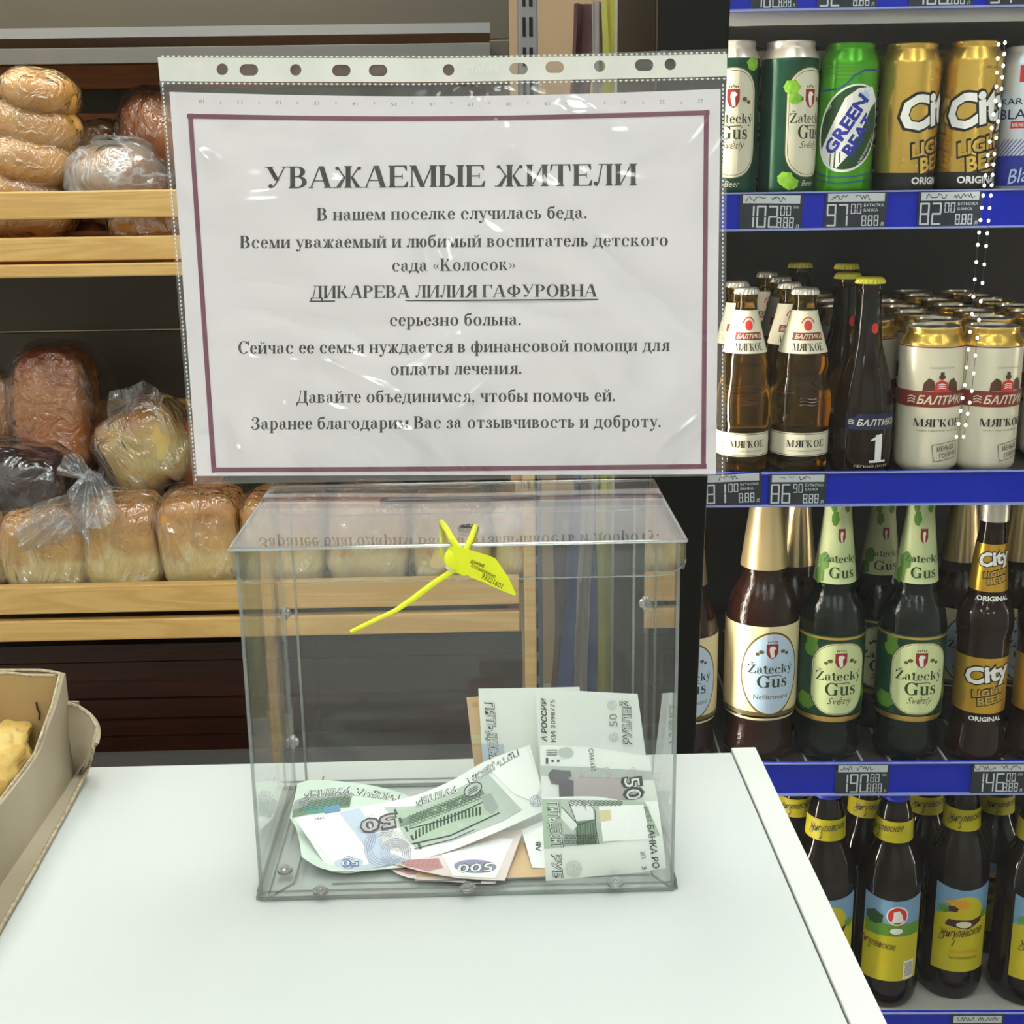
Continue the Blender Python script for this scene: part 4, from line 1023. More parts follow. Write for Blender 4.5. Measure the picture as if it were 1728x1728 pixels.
def make_green_can(rot):
    r = empty('green_can'); can_base(r, 'can_green'); fn = surf(CANP, .033, rot)
    for k, z in enumerate((.143, .139, .135, .131)): D('line', Sh().rect(-.034 + .004 * k, z, .020 - .006 * k, z + .0009), fn, 'i_leaf', r, .0)
    D('line', Sh().stroke([(-.045, .1175), (-.018, .119), (-.008, .124), (.0, .133), (.012, .139), (.040, .140)], .0014), fn, 'i_blue', r, .0001)
    D('line', Sh().stroke([(-.045, .033), (-.02, .026), (.01, .027), (.04, .034)], .0010).stroke([(-.045, .024), (-.01, .019), (.03, .024), (.045, .030)], .0010), fn, 'i_blue', r, .0001)
    D('label', Sh().ell(0, .078, .0365, .0480, 40, rot=-.35), fn, 'i_white', r, .0001)
    D('label', Sh().ell(.0005, .0785, .0345, .0455, 40, rot=-.35), fn, 'i_darkgreen', r, .0002)
    D('label', Sh().poly([(-.034, .052), (-.028, .040), (-.012, .036), (.000, .050), (.024, .100), (.034, .108), (.024, .122), (.006, .120), (-.008, .110)]), fn, 'i_white', r, .0003, sy=.01)
    st = Sh(); [st.poly([(.0145 + .005 * math.cos(a) + dx, .112 + .005 * math.sin(a) + dx), (.0145 + .010 * math.cos(a + .2) , .112 + .010 * math.sin(a + .2)), (.0145 + .005 * math.cos(a + .4), .112 + .005 * math.sin(a + .4))]) for a in [i * .785 for i in range(8)] for dx in (0,)]
    st.ell(.0145, .112, .005, .005, 12); D('emblem', st, fn, 'i_sky', r, .0004)
    D('lettering', sans('GREEN', bold=.04).fit(-.040, .0745, .030, .0895, rot=math.radians(58)), fn, 'i_blue', r, .0005)
    D('lettering', sans('BEAT', bold=.04).fit(-.014, .0640, .034, .0780, rot=math.radians(58)), fn, 'i_blue', r, .0005)
    D('lettering', sans('PURE ENJOYMENT').fit(.004, .054, .040, .0580, rot=math.radians(58)), fn, 'i_white', r, .0004)
    D('lettering', sans('BEER').fit(-.031, .098, -.022, .101, rot=math.radians(40)), fn, 'i_white', r, .0004)
    return r
def city_art(fn, x, y, k, par, gm='i_gold', e=.0002):
    """slanted wordmark over two outlined words; k = width"""
    rot = math.radians(13)
    T = lambda t, x0, y0, x1, y1, b, m, ee: D('lettering', sans(t, bold=b, shear=.12).fit(x + x0 * k, y + y0 * k, x + x1 * k, y + y1 * k, rot=rot), fn, m, par, ee)
    T('City', -.53, .0, .53, .62, .085, 'i_black', e); T('City', -.49, .035, .49, .585, .04, 'i_white', e + .00012)
    T('LIGHT', -.36, -.19, .40, .03, .075, 'i_black', e); T('LIGHT', -.335, -.165, .375, .0, .03, gm, e + .00012)
    T('BEER', -.24, -.40, .38, -.16, .075, 'i_black', e); T('BEER', -.215, -.375, .355, -.185, .03, gm, e + .00012)
def make_gold_can(rot):
    r = empty('gold_can'); can_base(r, 'can_gold'); fn = surf(CANP, .033, rot)
    band('base_band', 'i_black', CANP, .010, .030, 0, 2 * PI, r, off=.0003, n=40)
    city_art(fn, 0, .067, .087, r)
    D('lettering', sans('ORIGINAL', bold=.035).fit(-.026, .0175, .026, .0255), fn, 'i_white', r, .0004)
    D('lettering', sans('АЛК. 4,7% ОБ.').fit(-.004, .138, .018, .1408), fn, 'i_brown', r, .0002)
    d = Sh(); rr = random.Random(2); [d.ell(rr.uniform(-.04, .04), rr.uniform(.035, .14), .0005, .0005, 6) for _ in range(26)]
    D('speckle', d, fn, 'i_cream', r, .0001)['kind'] = 'stuff'
    return r
def make_blue_can(rot):
    r = empty('blue_can'); can_base(r, 'can_silver'); fn = surf(CANP, .033, rot)
    band('base_band', 'i_blue', CANP, .010, .048, 0, 2 * PI, r, off=.0003, n=40)
    hh = Sh(); [hh.stroke([(-.05 + i * .0045, .048), (-.035 + i * .0045, .066)], .0009) for i in range(18)]; D('line', hh, fn, 'i_blue', r, .0004)
    D('emblem', Sh().rect(-.024, .128, -.008, .146), fn, 'i_bright_red', r, .0002); D('emblem', Sh().rect(-.030, .078, -.014, .086), fn, 'i_bright_red', r, .0002)
    D('lettering', sans('KARONE').fit(-.044, .104, .010, .111).add(sans('BLANC').fit(-.044, .088, .012, .099)), fn, 'i_navy', r, .0003)
    D('lettering', sans('BIERE').fit(-.028, .080, -.016, .084), fn, 'i_white', r, .0004)
    D('lettering', sans('Blanc', shear=.4).fit(-.030, .020, .012, .036, rot=.2), fn, 'i_sky', r, .0005)
    return r
def baltika_emblem(fn, y, par, k=1.0, e=.0003):
    for sg in (-1, 1): D('emblem', Sh().poly([(sg * .006 * k, y), (sg * .019 * k, y - .001 * k), (sg * .018 * k, y + .008 * k), (sg * .013 * k, y + .014 * k), (sg * .008 * k, y + .011 * k)][::sg]), fn, 'i_brown', par, e)
    D('emblem', Sh().poly([(-.008 * k, y - .002 * k), (.008 * k, y - .002 * k), (.006 * k, y + .009 * k), (0, y + .012 * k), (-.006 * k, y + .009 * k)]), fn, 'i_bright_red', par, e + .0001)
    D('emblem', Sh().ell(0, y + .015 * k, .0035 * k, .003 * k, 10).rect(-.002 * k, y + .017 * k, .002 * k, y + .0205 * k), fn, 'i_brown', par, e)
    wv = Sh(); [wv.stroke([(-.004 * k, y + j * .0022 * k), (.0, y + (j + .5) * .0022 * k), (.004 * k, y + j * .0022 * k)], .0008 * k) for j in (1, 2, 3)]; D('emblem', wv, fn, 'i_white', par, e + .0002)
def make_cream_can(rot):
    r = empty('cream_can'); can_base(r, 'can_cream', 'can_gold', .148); fn = surf(CANP, .033, rot)
    band('line', 'i_redband', CANP, .1462, .1474, 0, 2 * PI, r, off=.0004, n=40, nz=1)
    b = band('red_band', 'i_redband', CANP, .080, .098, 0, 2 * PI, r, off=.0003, n=40, nz=1)
    D('lettering', sans('БАЛТИКА', bold=.02, shear=.3).fit(-.024, .0835, .031, .0935), fn, 'i_cream', r, .0004)
    wv = Sh(); [wv.stroke([(-.034, .085 + j * .003), (-.030, .0865 + j * .003), (-.026, .085 + j * .003)], .0012) for j in (0, 1, 2)]; D('emblem', wv, fn, 'i_cream', r, .0004)
    baltika_emblem(fn, .099, r)
    D('lettering', sans('СВАРЕНО В РОССИИ').fit(-.013, .1235, .013, .1252), fn, 'i_grey', r, .0003)
    D('lettering', roman('МЯГКОЕ').fit(-.026, .058, .026, .067), fn, 'i_dark', r, .0003)
    D('lettering', sans('пиво светлое 4,2% об.').fit(-.022, .0525, .024, .0548), fn, 'i_grey', r, .0003)
    q = lambda s: s.mv(.010, .030, 1, rot=.16)
    D('lettering', q(fill2d(rrect(-.015, -.010, .015, .010, .002), [rrect(-.0142, -.0092, .0142, .0092, .0016)])), fn, 'i_grey', r, .0003)
    D('lettering', q(sans('МЕНЬШЕ', bold=.02).fit(-.010, .001, .011, .007).add(sans('ГОРЕЧИ', bold=.02).fit(-.008, -.007, .012, -.0015))), fn, 'i_grey', r, .0003)
    return r

def crown(root, z, mat, r=.0145):
    n = 42; vs = []
    mb = MB(); ring = []
    prof = [(r * 1.06, z - .0065), (r * 1.02, z - .004), (r * .98, z - .0015), (r * .86, z), (.0001, z + .0004)]
    vs = []; fs = []
    for k, (rr, zz) in enumerate(prof):
        for i in range(n):
            a = 2 * PI * i / n; q = rr * (1 + (.05 if i % 2 else -.03) * (1 if k < 2 else 0)); vs.append((q * math.sin(a), -q * math.cos(a), zz))
    for k in range(len(prof) - 1):
        for i in range(n): j = (i + 1) % n; fs.append((k * n + i, k * n + j, (k + 1) * n + j, (k + 1) * n + i))
    mb.add(vs, fs); return mb.build('crown_cap', M[mat], root)
SOFTP = smooth_prof([(.024, 0), (.0305, .003), (.0315, .012), (.0318, .024), (.0320, .054), (.0335, .064), (.0338, .085), (.0315, .100), (.0290, .112), (.0290, .122), (.0275, .134), (.0250, .142), (.0190, .162), (.0140, .180), (.0128, .190), (.0135, .196), (.0128, .200)])
def make_soft_bottle(rot=0.0, detail=True):
    r = empty('amber_bottle'); MB().lathe(SOFTP, n=44).build('body', M['glass_amber'], r, smooth=True)
    crown(r, .2055, 'cap_silver'); fn = surf(SOFTP, .032, rot)
    l1 = band('neck_label', 'cream_label', SOFTP, .137, .182, 0, 2 * PI, r, off=.0007, n=40, nz=10)
    l2 = band('label', 'cream_label', SOFTP, .025, .051, 0, 2 * PI, r, off=.0007, n=40, nz=4, top=lambda u: 0)
    if detail:
        fn7 = surf(SOFTP, .032, rot, base=.001)
        D('lettering', roman('МЯГКОЕ').fit(-.023, .1400, .023, .1480), fn7, 'i_dark', l1, 0)
        D('emblem', Sh().rect(-.026, .1510, .026, .1590), fn7, 'i_redband', l1, 0); D('lettering', sans('БАЛТИКА', bold=.02, shear=.3).fit(-.022, .1525, .024, .1575), fn7, 'i_cream', l1, .0002)
        D('emblem', Sh().ring(0, .1675, .014, .008, .0115, .0068, 10, 170).ell(0, .1665, .008, .0055, 14), fn7, 'i_bright_red', l1, 0)
        D('lettering', roman('МЯГКОЕ').fit(-.022, .0350, .022, .0430), fn7, 'i_dark', l2, 0)
        D('lettering', sans('пиво светлое 4,2% об.').fit(-.020, .0300, .020, .0320), fn7, 'i_grey', l2, 0)
        band('line', 'i_olive', SOFTP, .0260, .0266, 0, 2 * PI, l2, off=.0009, nz=1, n=40); band('line', 'i_olive', SOFTP, .0492, .0498, 0, 2 * PI, l2, off=.0009, nz=1, n=40)
        em = MB()
        for j in range(3): em.tube([Vector(fn(-.009 + .0045 * i, .082 + j * .0035 + .001 * math.sin(i * 1.6), .0002)) for i in range(5)], .0006, 5)
        em.build('embossing', M['glass_amber'], r, smooth=True)
    return r
LAGP = smooth_prof([(.024, 0), (.0305, .003), (.0318, .012), (.0318, .070), (.0312, .085), (.0280, .105), (.0215, .130), (.0165, .150), (.0140, .175), (.0128, .200), (.0128, .208), (.0138, .212), (.0128, .218)])
def make_lager_bottle(rot=0.0):
    r = empty('dark_lager_bottle'); MB().lathe(LAGP, n=44).build('body', M['glass_dark'], r, smooth=True); crown(r, .2235, 'cap_yellow', .0148); fn = surf(LAGP, .0318, rot, base=.0005)
    band('neck_glass', 'glass_clear', LAGP, .165, .206, 0, 2 * PI, r, off=.0003, n=36)
    D('emblem', Sh().ell(.006, .168, .0085, .0060, 18), fn, 'i_bright_red', r, .0003)
    lb = D('label', Sh().poly([(-.030, .056), (.036, .056), (.036, .074), (-.016, .074), (-.019, .070), (-.030, .070)]), fn, 'i_navy', r, 0)
    D('lettering', sans('БАЛТИКА', bold=.015, shear=.3).fit(-.017, .0605, .030, .0680), fn, 'i_cream', lb, .0002)
    wv = Sh(); [wv.stroke([(-.026, .062 + j * .002), (-.023, .063 + j * .002), (-.020, .062 + j * .002)], .0009) for j in (0, 1, 2)]; D('emblem', wv, fn, 'i_cream', lb, .0002)
    one = Sh().rect(.004, .020, .012, .050).rect(-.002, .018, .018, .0205).poly([(.012, .051), (.010, .051), (-.001, .045), (-.001, .043), (.004, .044)])
    D('lettering', one, fn, 'i_white', r, .0002)
    D('lettering', sans('ЛЁГКИЙ ЛАГЕР').fit(-.018, .0125, .022, .0158), fn, 'i_cream', r, .0002)
    return r
BIGP = smooth_prof([(.030, 0), (.0385, .004), (.0400, .014), (.0375, .040), (.0395, .056), (.0410, .062), (.0410, .160), (.0405, .172), (.0380, .186), (.0345, .196), (.0300, .205), (.0255, .213), (.0245, .222), (.0250, .228), (.0165, .300), (.0150, .318), (.0155, .322), (.0150, .330)])
def big_bottle(name, body):
    r = empty(name); MB().lathe(BIGP, n=48).build('body', M[body], r, smooth=True); return r
def make_foil_bottle(rot):
    r = big_bottle('foil_neck_bottle', 'glass_brown'); fn = surf(BIGP, .041, rot, base=.001)
    def f(u, v):
        a = u * 2 * PI; z = .2265 + .107 * v; rr = prof_r(BIGP, min(z, .33)) + .0014 + (.0010 * math.sin(a * 14) * max(0, v - .62) * 2.6); return (rr * math.sin(a), -rr * math.cos(a), z)
    MB().grid(f, 84, 20).build('neck_foil', M['foil_gold'], r, smooth=True)
    lb = band('label', 'tan_label', BIGP, .053, .166, 0, 2 * PI, r, off=.0007, n=48, nz=8)
    band('line', 'i_olive', BIGP, .059, .064, 0, 2 * PI, lb, off=.0011, n=48, nz=1)
    D('label', Sh().ell(0, .110, .0345, .0500, 40), fn, 'i_olive', lb, .0); D('label', Sh().ell(0, .110, .0325, .0478, 40), fn, 'cream_label', lb, .00012); D('label', Sh().ell(0, .110, .0318, .0468, 40), fn, 'i_sky', lb, .0002)
    crest(fn, 0, .137, 1.15, lb, .0003); gus_text(fn, 0, .108, .052, lb, e=.0003, third=None)
    D('lettering', sans('Nefiltrované', shear=.05).fit(-.019, .080, .021), fn, 'i_olive', lb, .0003)
    return r
def make_green_bottle(rot):
    r = big_bottle('green_label_bottle', 'glass_green'); fn = surf(BIGP, .041, rot, base=.001); fk = surf(BIGP, .041, rot, base=.0018)
    nl = band('neck_label', 'green_label', BIGP, .2262, .330, 0, 2 * PI, r, off=.0012, n=40, nz=12)
    D('leaf', Sh().add(leaf(-.022, .304, .010, .4)).add(leaf(.02, .318, .010, 2)).add(leaf(-.04, .25, .012, 1)).add(leaf(.055, .262, .014, .4)).add(leaf(-.026, .318, .009, 1)).add(leaf(-.05, .235, .011, 0)), fk, 'i_leaf', nl, .0)
    k = 1.5
    D('emblem', shield(.0, .284, .0185, .018), fk, 'i_red', nl, .0002); D('emblem', goose(0, .283, .016), fk, 'i_white', nl, .0003)
    s = roman('Žatecký').fit(-.040, .250, .040, .264); s.add(roman('Gus').fit(-.024, .2335, .028, .247)); D('lettering', s, fk, 'i_darkgreen', nl, .0002, step=.008)
    lb = band('label', 'can_hop', BIGP, .054, .166, 0, 2 * PI, r, off=.0007, n=48, nz=8)
    band('line', 'i_gold', BIGP, .055, .062, 0, 2 * PI, lb, off=.0011, n=48, nz=1); band('line', 'i_gold', BIGP, .161, .164, 0, 2 * PI, lb, off=.0011, n=48, nz=1)
    D('leaf', Sh().add(leaf(-.040, .145, .010, .4)).add(leaf(-.044, .075, .012, 1.4)).add(leaf(.046, .085, .010, 2)).add(leaf(-.036, .156, .007, 2)), fn, 'i_leaf', lb, .0)
    pn = lambda i: Sh().poly(rrect(-.036 + i, .064 + i, .036 - i, .158 - i, .030 - i, 8))
    D('label', pn(0), fn, 'i_olive', lb, .0003); D('label', pn(.0014), fn, 'cream_label', lb, .0004); D('label', pn(.0024), fn, 'i_olive', lb, .0005); D('label', pn(.0030), fn, 'green_label', lb, .0006)
    crest(fn, 0, .135, 1.25, lb, .0007); gus_text(fn, 0, .106, .058, lb, e=.0007)
    return r
CITP = smooth_prof([(.028, 0), (.0345, .004), (.0340, .014), (.0290, .045), (.0285, .060), (.0285, .148), (.0300, .165), (.0315, .178), (.0300, .195), (.0240, .208), (.0215, .214), (.0210, .222), (.0190, .250), (.0150, .292), (.0140, .300), (.0140, .312), (.0150, .316), (.0140, .322)])
def make_city_bottle(rot):
    r = empty('gold_label_bottle'); MB().lathe(CITP, n=44).build('body', M['pet_red'], r, smooth=True); fn = surf(CITP, .0285, rot, base=.001); fk = surf(CITP, .021, rot, base=.0012)
    MB().lathe([(.0165, .312), (.0168, .336), (.0150, .338)], n=30).build('cap', M['cap_silver'], r, smooth=True)
    nl = band('neck_label', 'gold_label', CITP, .2245, .284, 0, 2 * PI, r, off=.0007, n=40, nz=6)
    city_art(fk, .0, .252, .042, nl, e=.0002)
    D('lettering', sans('ORIGINAL', bold=.035).fit(-.018, .213, .018, .2195), fk, 'i_white', r, .0)
    lb = band('label', 'gold_label', CITP, .066, .140, 0, 2 * PI, r, off=.0007, n=40, nz=6)
    city_art(fn, 0, .100, .054, lb, e=.0002)
    D('lettering', sans('ORIGINAL', bold=.035).fit(-.019, .0555, .019, .0620), fn, 'i_white', r, .0)
    return r
PETP = smooth_prof([(.020, .002), (.034, .0), (.0400, .010), (.0415, .025), (.0405, .036), (.0405, .150), (.0400, .164), (.0350, .184), (.0260, .202), (.0232, .212), (.0215, .240), (.0170, .256), (.0125, .266), (.0125, .280)])
def script_word(fn, x0, y, x1, mat, par, e, slope=.12):
    s = sans('Жигулевское', shear=.35, bold=.006, res=3).fit(x0, y, x1)
    s = s.tr(lambda a, b: (a, y + (b - y) * 1.7 + (a - x0) * slope))
    x, h_ = x0, (x1 - x0) * .1
    s.stroke([(x - .1 * h_, y + h_ * .3), (x + h_ * .3, y - h_ * .1), (x + h_, y + h_ * .2), (x + h_ * 1.2, y + h_ * 1.6), (x + h_ * 1.7, y + h_ * 1.9)], h_ * .16)
    s.stroke([(x0 + (x1 - x0) * .36, y + (x1 - x0) * .36 * slope), (x0 + (x1 - x0) * .33, y - h_ * .9), (x0 + (x1 - x0) * .30, y - h_ * 1.0), (x0 + (x1 - x0) * .31, y - h_ * .4)], h_ * .14)
    D('lettering', s, fn, mat, par, e)
def make_pet_bottle(rot, badge=False, nrot=None):
    r = empty('brown_plastic_bottle'); MB().lathe(PETP, n=44).build('body', M['pet_brown'], r, smooth=True)
    cp = MB(); cp.lathe([(.0168, .266), (.0172, .284), (.0155, .2855)], n=40); cp.build('cap', M['cap_blue'], r, smooth=True)
    MB().lathe([(.0176, .262), (.0176, .266)], n=36).build('cap_ring', M['cap_blue'], r, smooth=True)
    fn = surf(PETP, .0405, rot, base=.001); fk = surf(PETP, .0225, rot if nrot is None else nrot, base=.0016)
    nl = band('neck_label', 'yellow_label', PETP, .2125, .2385, 0, 2 * PI, r, off=.0010, n=40, nz=4)
    script_word(fk, -.024, .220, .022, 'i_dark', nl, 0)
    a0, a1 = rot - .95, rot + .95
    lb = band('label', 'yellow_label', PETP, .040, .112, a0, a1, r, off=.0007, n=30, nz=5); band('label', 'sky_label', PETP, .112, .146, a0, a1, lb, off=.0007, n=30, nz=3, top=lambda u: .006 * (2 * abs(u - .5)) ** 2)
    if not badge:
        D('emblem', Sh().ell(.002, .121, .022, .017, 24).poly([(-.030, .116), (.024, .116), (.030, .106), (-.028, .104)]), fn, 'yellow_label', lb, .0001)
        D('emblem', Sh().poly([(-.026, .117), (-.010, .118), (-.006, .126), (-.020, .125)]).poly([(-.024, .100), (.006, .096), (.022, .104), (.026, .112), (.010, .108), (-.020, .108)]), fn, 'i_maroon', lb, .0002)
        D('emblem', Sh().ell(-.004, .128, .010, .006, 16).poly([(-.03, .128), (-.014, .134), (-.012, .128)]), fn, 'i_orange', lb, .0003)
        D('emblem', Sh().ell(.0, .102, .010, .004, 14), fn, 'i_cream', lb, .0003)
        D('emblem', Sh().add(leaf(-.028, .118, .006, 1)).add(leaf(.028, .112, .006, 1)), fn, 'i_leaf', lb, .0002)
        D('lettering', sans('ВЫСШАЯ ПРОБА', bold=.01).fit(-.016, .0640, .024, .0690), fn, 'i_orange', lb, .0002)
        D('lettering', sans('ПАСТЕРИЗОВАННОЕ').fit(-.016, .0565, .022, .0600), fn, 'i_brown', lb, .0002)
        script_word(fn, -.030, .080, .026, 'i_maroon', lb, .0005)
    else:
        D('emblem', Sh().rect(-.036, .100, .036, .116), fn, 'i_leaf', lb, .0001); D('emblem', Sh().add(leaf(-.026, .120, .010, 1)), fn, 'i_darkgreen', lb, .0002)
        D('emblem', Sh().ell(.004, .127, .0135, .0125, 26), fn, 'i_white', lb, .0002); D('emblem', Sh().ell(.004, .127, .0118, .0108, 24), fn, 'i_bright_red', lb, .0003)
        D('emblem', Sh().poly([(-.003, .118), (.012, .119), (.010, .128), (.006, .134), (-.001, .132), (-.001, .125)]), fn, 'i_white', lb, .0004)
        D('emblem', Sh().ell(.004, .107, .008, .004, 14), fn, 'i_white', lb, .0002)
        script_word(fn, -.044, .084, .004, 'i_maroon', lb, .0005, slope=-.1)
        D('barcode', Sh().rect(.016, .042, .032, .066), fn, 'i_white', lb, .0002)
        bc = Sh(); [bc.rect(.0175, .045 + i * .0016, .0305, .0457 + i * .0016) for i in range(12)]; D('barcode', bc, fn, 'i_dark', lb, .0003)
        D('lettering', sans('светлое 1,35 л').fit(-.020, .066, .008, .069).add(sans('0,45 %').fit(.018, .072, .030, .075)), fn, 'i_orange', lb, .0002)
    return r

PROTO = {}
def put(kind, rot, cx, cy, wpx, row, top=None, w_=None, label='', group=None, cat='bottle', name=None, tilt=0.0, rn=.033, hn=.168, mk=None, base=None):
    """stand an item so that it appears cx wide wpx with its top at row pixel top"""
    key = (kind, round(rot, 3))
    back = .012 if w_ is None else w_
    r = rn
    for _ in range(3):
        u, z = fonw(cx, cy, back + r); P = fpt(u, back + r, z); r = wpx * (P - CAM).dot(FW) / FPX / 2
    zt = fonw(cx, top, back + r * .3)[1] if top is not None else SZ[row] + hn * (r / rn)
    if key in PROTO: o = copy_tree(PROTO[key])
    else: o = mk(rot); PROTO[key] = o
    o.location = fpt(u, back + r, SZ[row]); s_ = r / rn
    o.scale = (s_, s_, (zt - SZ[row]) / hn); o.rotation_euler = (0, tilt, FD)
    tag(o, label, cat, group)
    return o
K = lambda mk, rn, hn: dict(mk=mk, rn=rn, hn=hn)
KH, KG, KO, KB, KC = (K(f, .033, .1676) for f in (make_hop_can, make_green_can, make_gold_can, make_blue_can, make_cream_can))
put('hop', -.05, 1232, 200, 94, 1, 68, label='pale hop beer can half hidden behind the right edge of the notice', cat='can', group='tall cans on the upper shelf', **KH)
put('hop', .62, 1330, 200, 95, 1, 68, label='dark green can with hop leaves and cream label turned to the right', cat='can', group='tall cans on the upper shelf', **KH)
put('green', -.05, 1424, 200, 97, 1, 72, label='bright green can with slanted blue lettering', cat='can', group='tall cans on the upper shelf', tilt=.025, **KG)
put('gold', .78, 1530, 200, 99, 1, 72, label='left gold can, its white wordmark cut off at the right edge', cat='can', group='tall cans on the upper shelf', tilt=.01, **KO)
put('gold', .24, 1634, 200, 97, 1, 68, label='right gold can behind the rows of reflection beads', cat='can', group='tall cans on the upper shelf', tilt=.01, **KO)
put('blue', .05, 1733, 200, 100, 1, 76, label='silver and blue can with red square at the right edge of the picture', cat='can', group='tall cans on the upper shelf', **KB)
for i, (cx, k, rot, kk, nm) in enumerate([(1290, 'hop', -.05, KH, 'hop'), (1380, 'hop', .62, KH, 'hop'), (1478, 'green', -.05, KG, 'green'), (1580, 'gold', .78, KO, 'gold'), (1676, 'gold', .24, KO, 'gold')]):
    put(k, rot, cx - 10, 200, 92, 1, 86, w_=.085, label='%s can in the second row, seen through the %s gap of the upper shelf' % (nm, ('first', 'second', 'third', 'fourth', 'fifth')[i]), cat='can', group='second row of tall cans', **kk)
KS, KL = K(make_soft_bottle, .0335, .2059), K(make_lager_bottle, .0318, .2239)
put('soft', .06, 1255, 650, 90, 2, 487, label='amber bottle with cream labels nearest the notice', group='amber bottles on the middle shelf', **KS)
put('soft', .06, 1352, 650, 100, 2, 488, label='amber bottle with cream labels left of the dark numbered bottle', group='amber bottles on the middle shelf', **KS)
put('lager', .10, 1457, 680, 97, 2, 470, label='dark bottle with yellow cap and a white numeral 1', group='dark lager bottles', **KL)
put('soft', .06, 1241, 600, 84, 2, 476, w_=.09, label='second row amber bottle behind the one nearest the notice', group='amber bottles on the middle shelf', **KS)
put('soft', .06, 1328, 600, 84, 2, 478, w_=.09, label='second row amber bottle with cap just left of the front one', group='amber bottles on the middle shelf', **KS)
put('soft', .06, 1312, 600, 80, 2, 468, w_=.165, label='third row amber bottle between the two front ones', group='amber bottles on the middle shelf', **KS)
put('soft', .06, 1290, 600, 76, 2, 460, w_=.24, label='fourth row amber bottle, only its pale cap visible', group='amber bottles on the middle shelf', **KS)
put('lager', .10, 1424, 600, 90, 2, 462, w_=.09, label='second row dark lager bottle with yellow cap', group='dark lager bottles', **KL)
put('lager', .10, 1421, 600, 82, 2, 446, w_=.18, label='third row dark lager bottle, cap above the others', group='dark lager bottles', **KL)
put('lager', .10, 1344, 600, 80, 2, 444, w_=.20, label='dark lager bottle with yellow cap in the shade behind the amber bottles', group='dark lager bottles', **KL)
put('cream', .06, 1567, 680, 105, 2, 553, label='cream can with red band and stamp, left of the end of the reflection beads', cat='can', group='cream cans on the middle shelf', **KC)
put('cream', .30, 1664, 680, 104, 2, 553, label='cream can with red band behind the lower end of the reflection beads', cat='can', group='cream cans on the middle shelf', **KC)
ords = ('second', 'third', 'fourth', 'fifth', 'sixth', 'seventh')
zc = SZ[2]
u_a = fonw(1567, 680, .05)[0]; u_b = fonw(1664, 680, .05)[0]; rr_ = .0335
ztop = fonw(1567, 553, .02)[1]
for c, (u0, nm) in enumerate([(u_a - .055, 'left'), (u_a + .018, 'second'), (u_a + .091, 'third'), (u_a + .164, 'right')]):
    for k in range(6):
        if c == 0 and k == 0: pass
        w0 = .078 + k * .0705 + (.0 if c % 2 else .012)
        o = copy_tree(PROTO[('cream', .06)])
        o.location = fpt(u0 + .006 * ((k + c) % 2), w0 + rr_, zc); s_ = rr_ / .033; o.scale = (s_, s_, (ztop - zc) / .1676); o.rotation_euler = (0, 0, FD + .4 * ((k * 3 + c) % 4 - 1.5))
        tag(o, 'cream can, %s row back in the %s column of the middle shelf' % (ords[k], nm), 'can', 'cream cans on the middle shelf')
KF, KGB, KCB, KP = K(make_foil_bottle, .041, .334), K(make_green_bottle, .041, .330), K(make_city_bottle, .0315, .338), K(make_pet_bottle, .0415, .2855)
put('foil', .12, 1283, 1130, 120, 3, None, label='brown bottle with gold neck foil and pale blue oval label', group='large bottles on the lower shelf', **KF)
put('foil', .12, 1154, 1130, 110, 3, None, label='brown foil-neck bottle mostly hidden behind the refrigerator door post', group='large bottles on the lower shelf', **KF)
put('greenb', .08, 1400, 1130, 109, 3, 845, label='dark bottle with green oval label, left of the pair', group='large bottles on the lower shelf', **KGB)
put('greenb', .02, 1535, 1130, 110, 3, 845, label='dark bottle with green oval label, right of the pair', group='large bottles on the lower shelf', **KGB)
put('city', .0, 1655, 1130, 92, 3, 850, label='dark bottle with gold labels and white wordmark', group='large bottles on the lower shelf', **KCB)
put('city', .0, 1757, 1130, 92, 3, 850, label='gold label bottle cut by the right edge of the picture', group='large bottles on the lower shelf', **KCB)
put('foil', .12, 1336, 1060, 104, 3, None, w_=.10, label='foil neck bottle in the second row between the front pair', group='second row of large bottles', **KF)
put('greenb', .02, 1478, 1060, 100, 3, 850, w_=.11, label='second row dark bottle between the two green label bottles', group='second row of large bottles', **KGB)
put('foil', .12, 1612, 1060, 100, 3, None, w_=.13, label='second row foil neck bottle left of the gold label bottle', group='second row of large bottles', **KF)
put('foil', .12, 1708, 1060, 100, 3, None, w_=.13, label='second row foil neck bottle right of the gold label bottle', group='second row of large bottles', **KF)
put('pet', -.05, 1382, 1600, 112, 4, 1326, label='brown plastic bottle with blue cap partly hidden by the counter edge', group='brown plastic bottles', **KP)
put('petb', -.10, 1494, 1600, 108, 4, 1330, label='brown plastic bottle showing a round red badge and barcode', group='brown plastic bottles', mk=lambda r_: make_pet_bottle(r_, True, -.75), rn=.0415, hn=.2855)
put('pet', .0, 1604, 1600, 104, 4, 1308, w_=.03, label='brown plastic bottle in the middle, its label shaded', group='brown plastic bottles', **KP)
put('pet', .12, 1733, 1600, 122, 4, 1338, label='brown plastic bottle with sky blue and yellow label at the right edge', group='brown plastic bottles', **KP)
put('pet', -.05, 1334, 1500, 100, 4, 1300, w_=.12, label='second row plastic bottle, yellow neck label under the price rail beside the counter', group='brown plastic bottles', **KP)
put('pet', .12, 1452, 1500, 100, 4, 1302, w_=.12, label='second row plastic bottle between the two blue caps', group='brown plastic bottles', **KP)
put('pet', .0, 1550, 1500, 100, 4, 1298, w_=.13, label='second row plastic bottle left of the shaded middle one', group='brown plastic bottles', **KP)
put('pet', .12, 1668, 1500, 100, 4, 1298, w_=.13, label='second row plastic bottle right of the shaded middle one', group='brown plastic bottles', **KP)

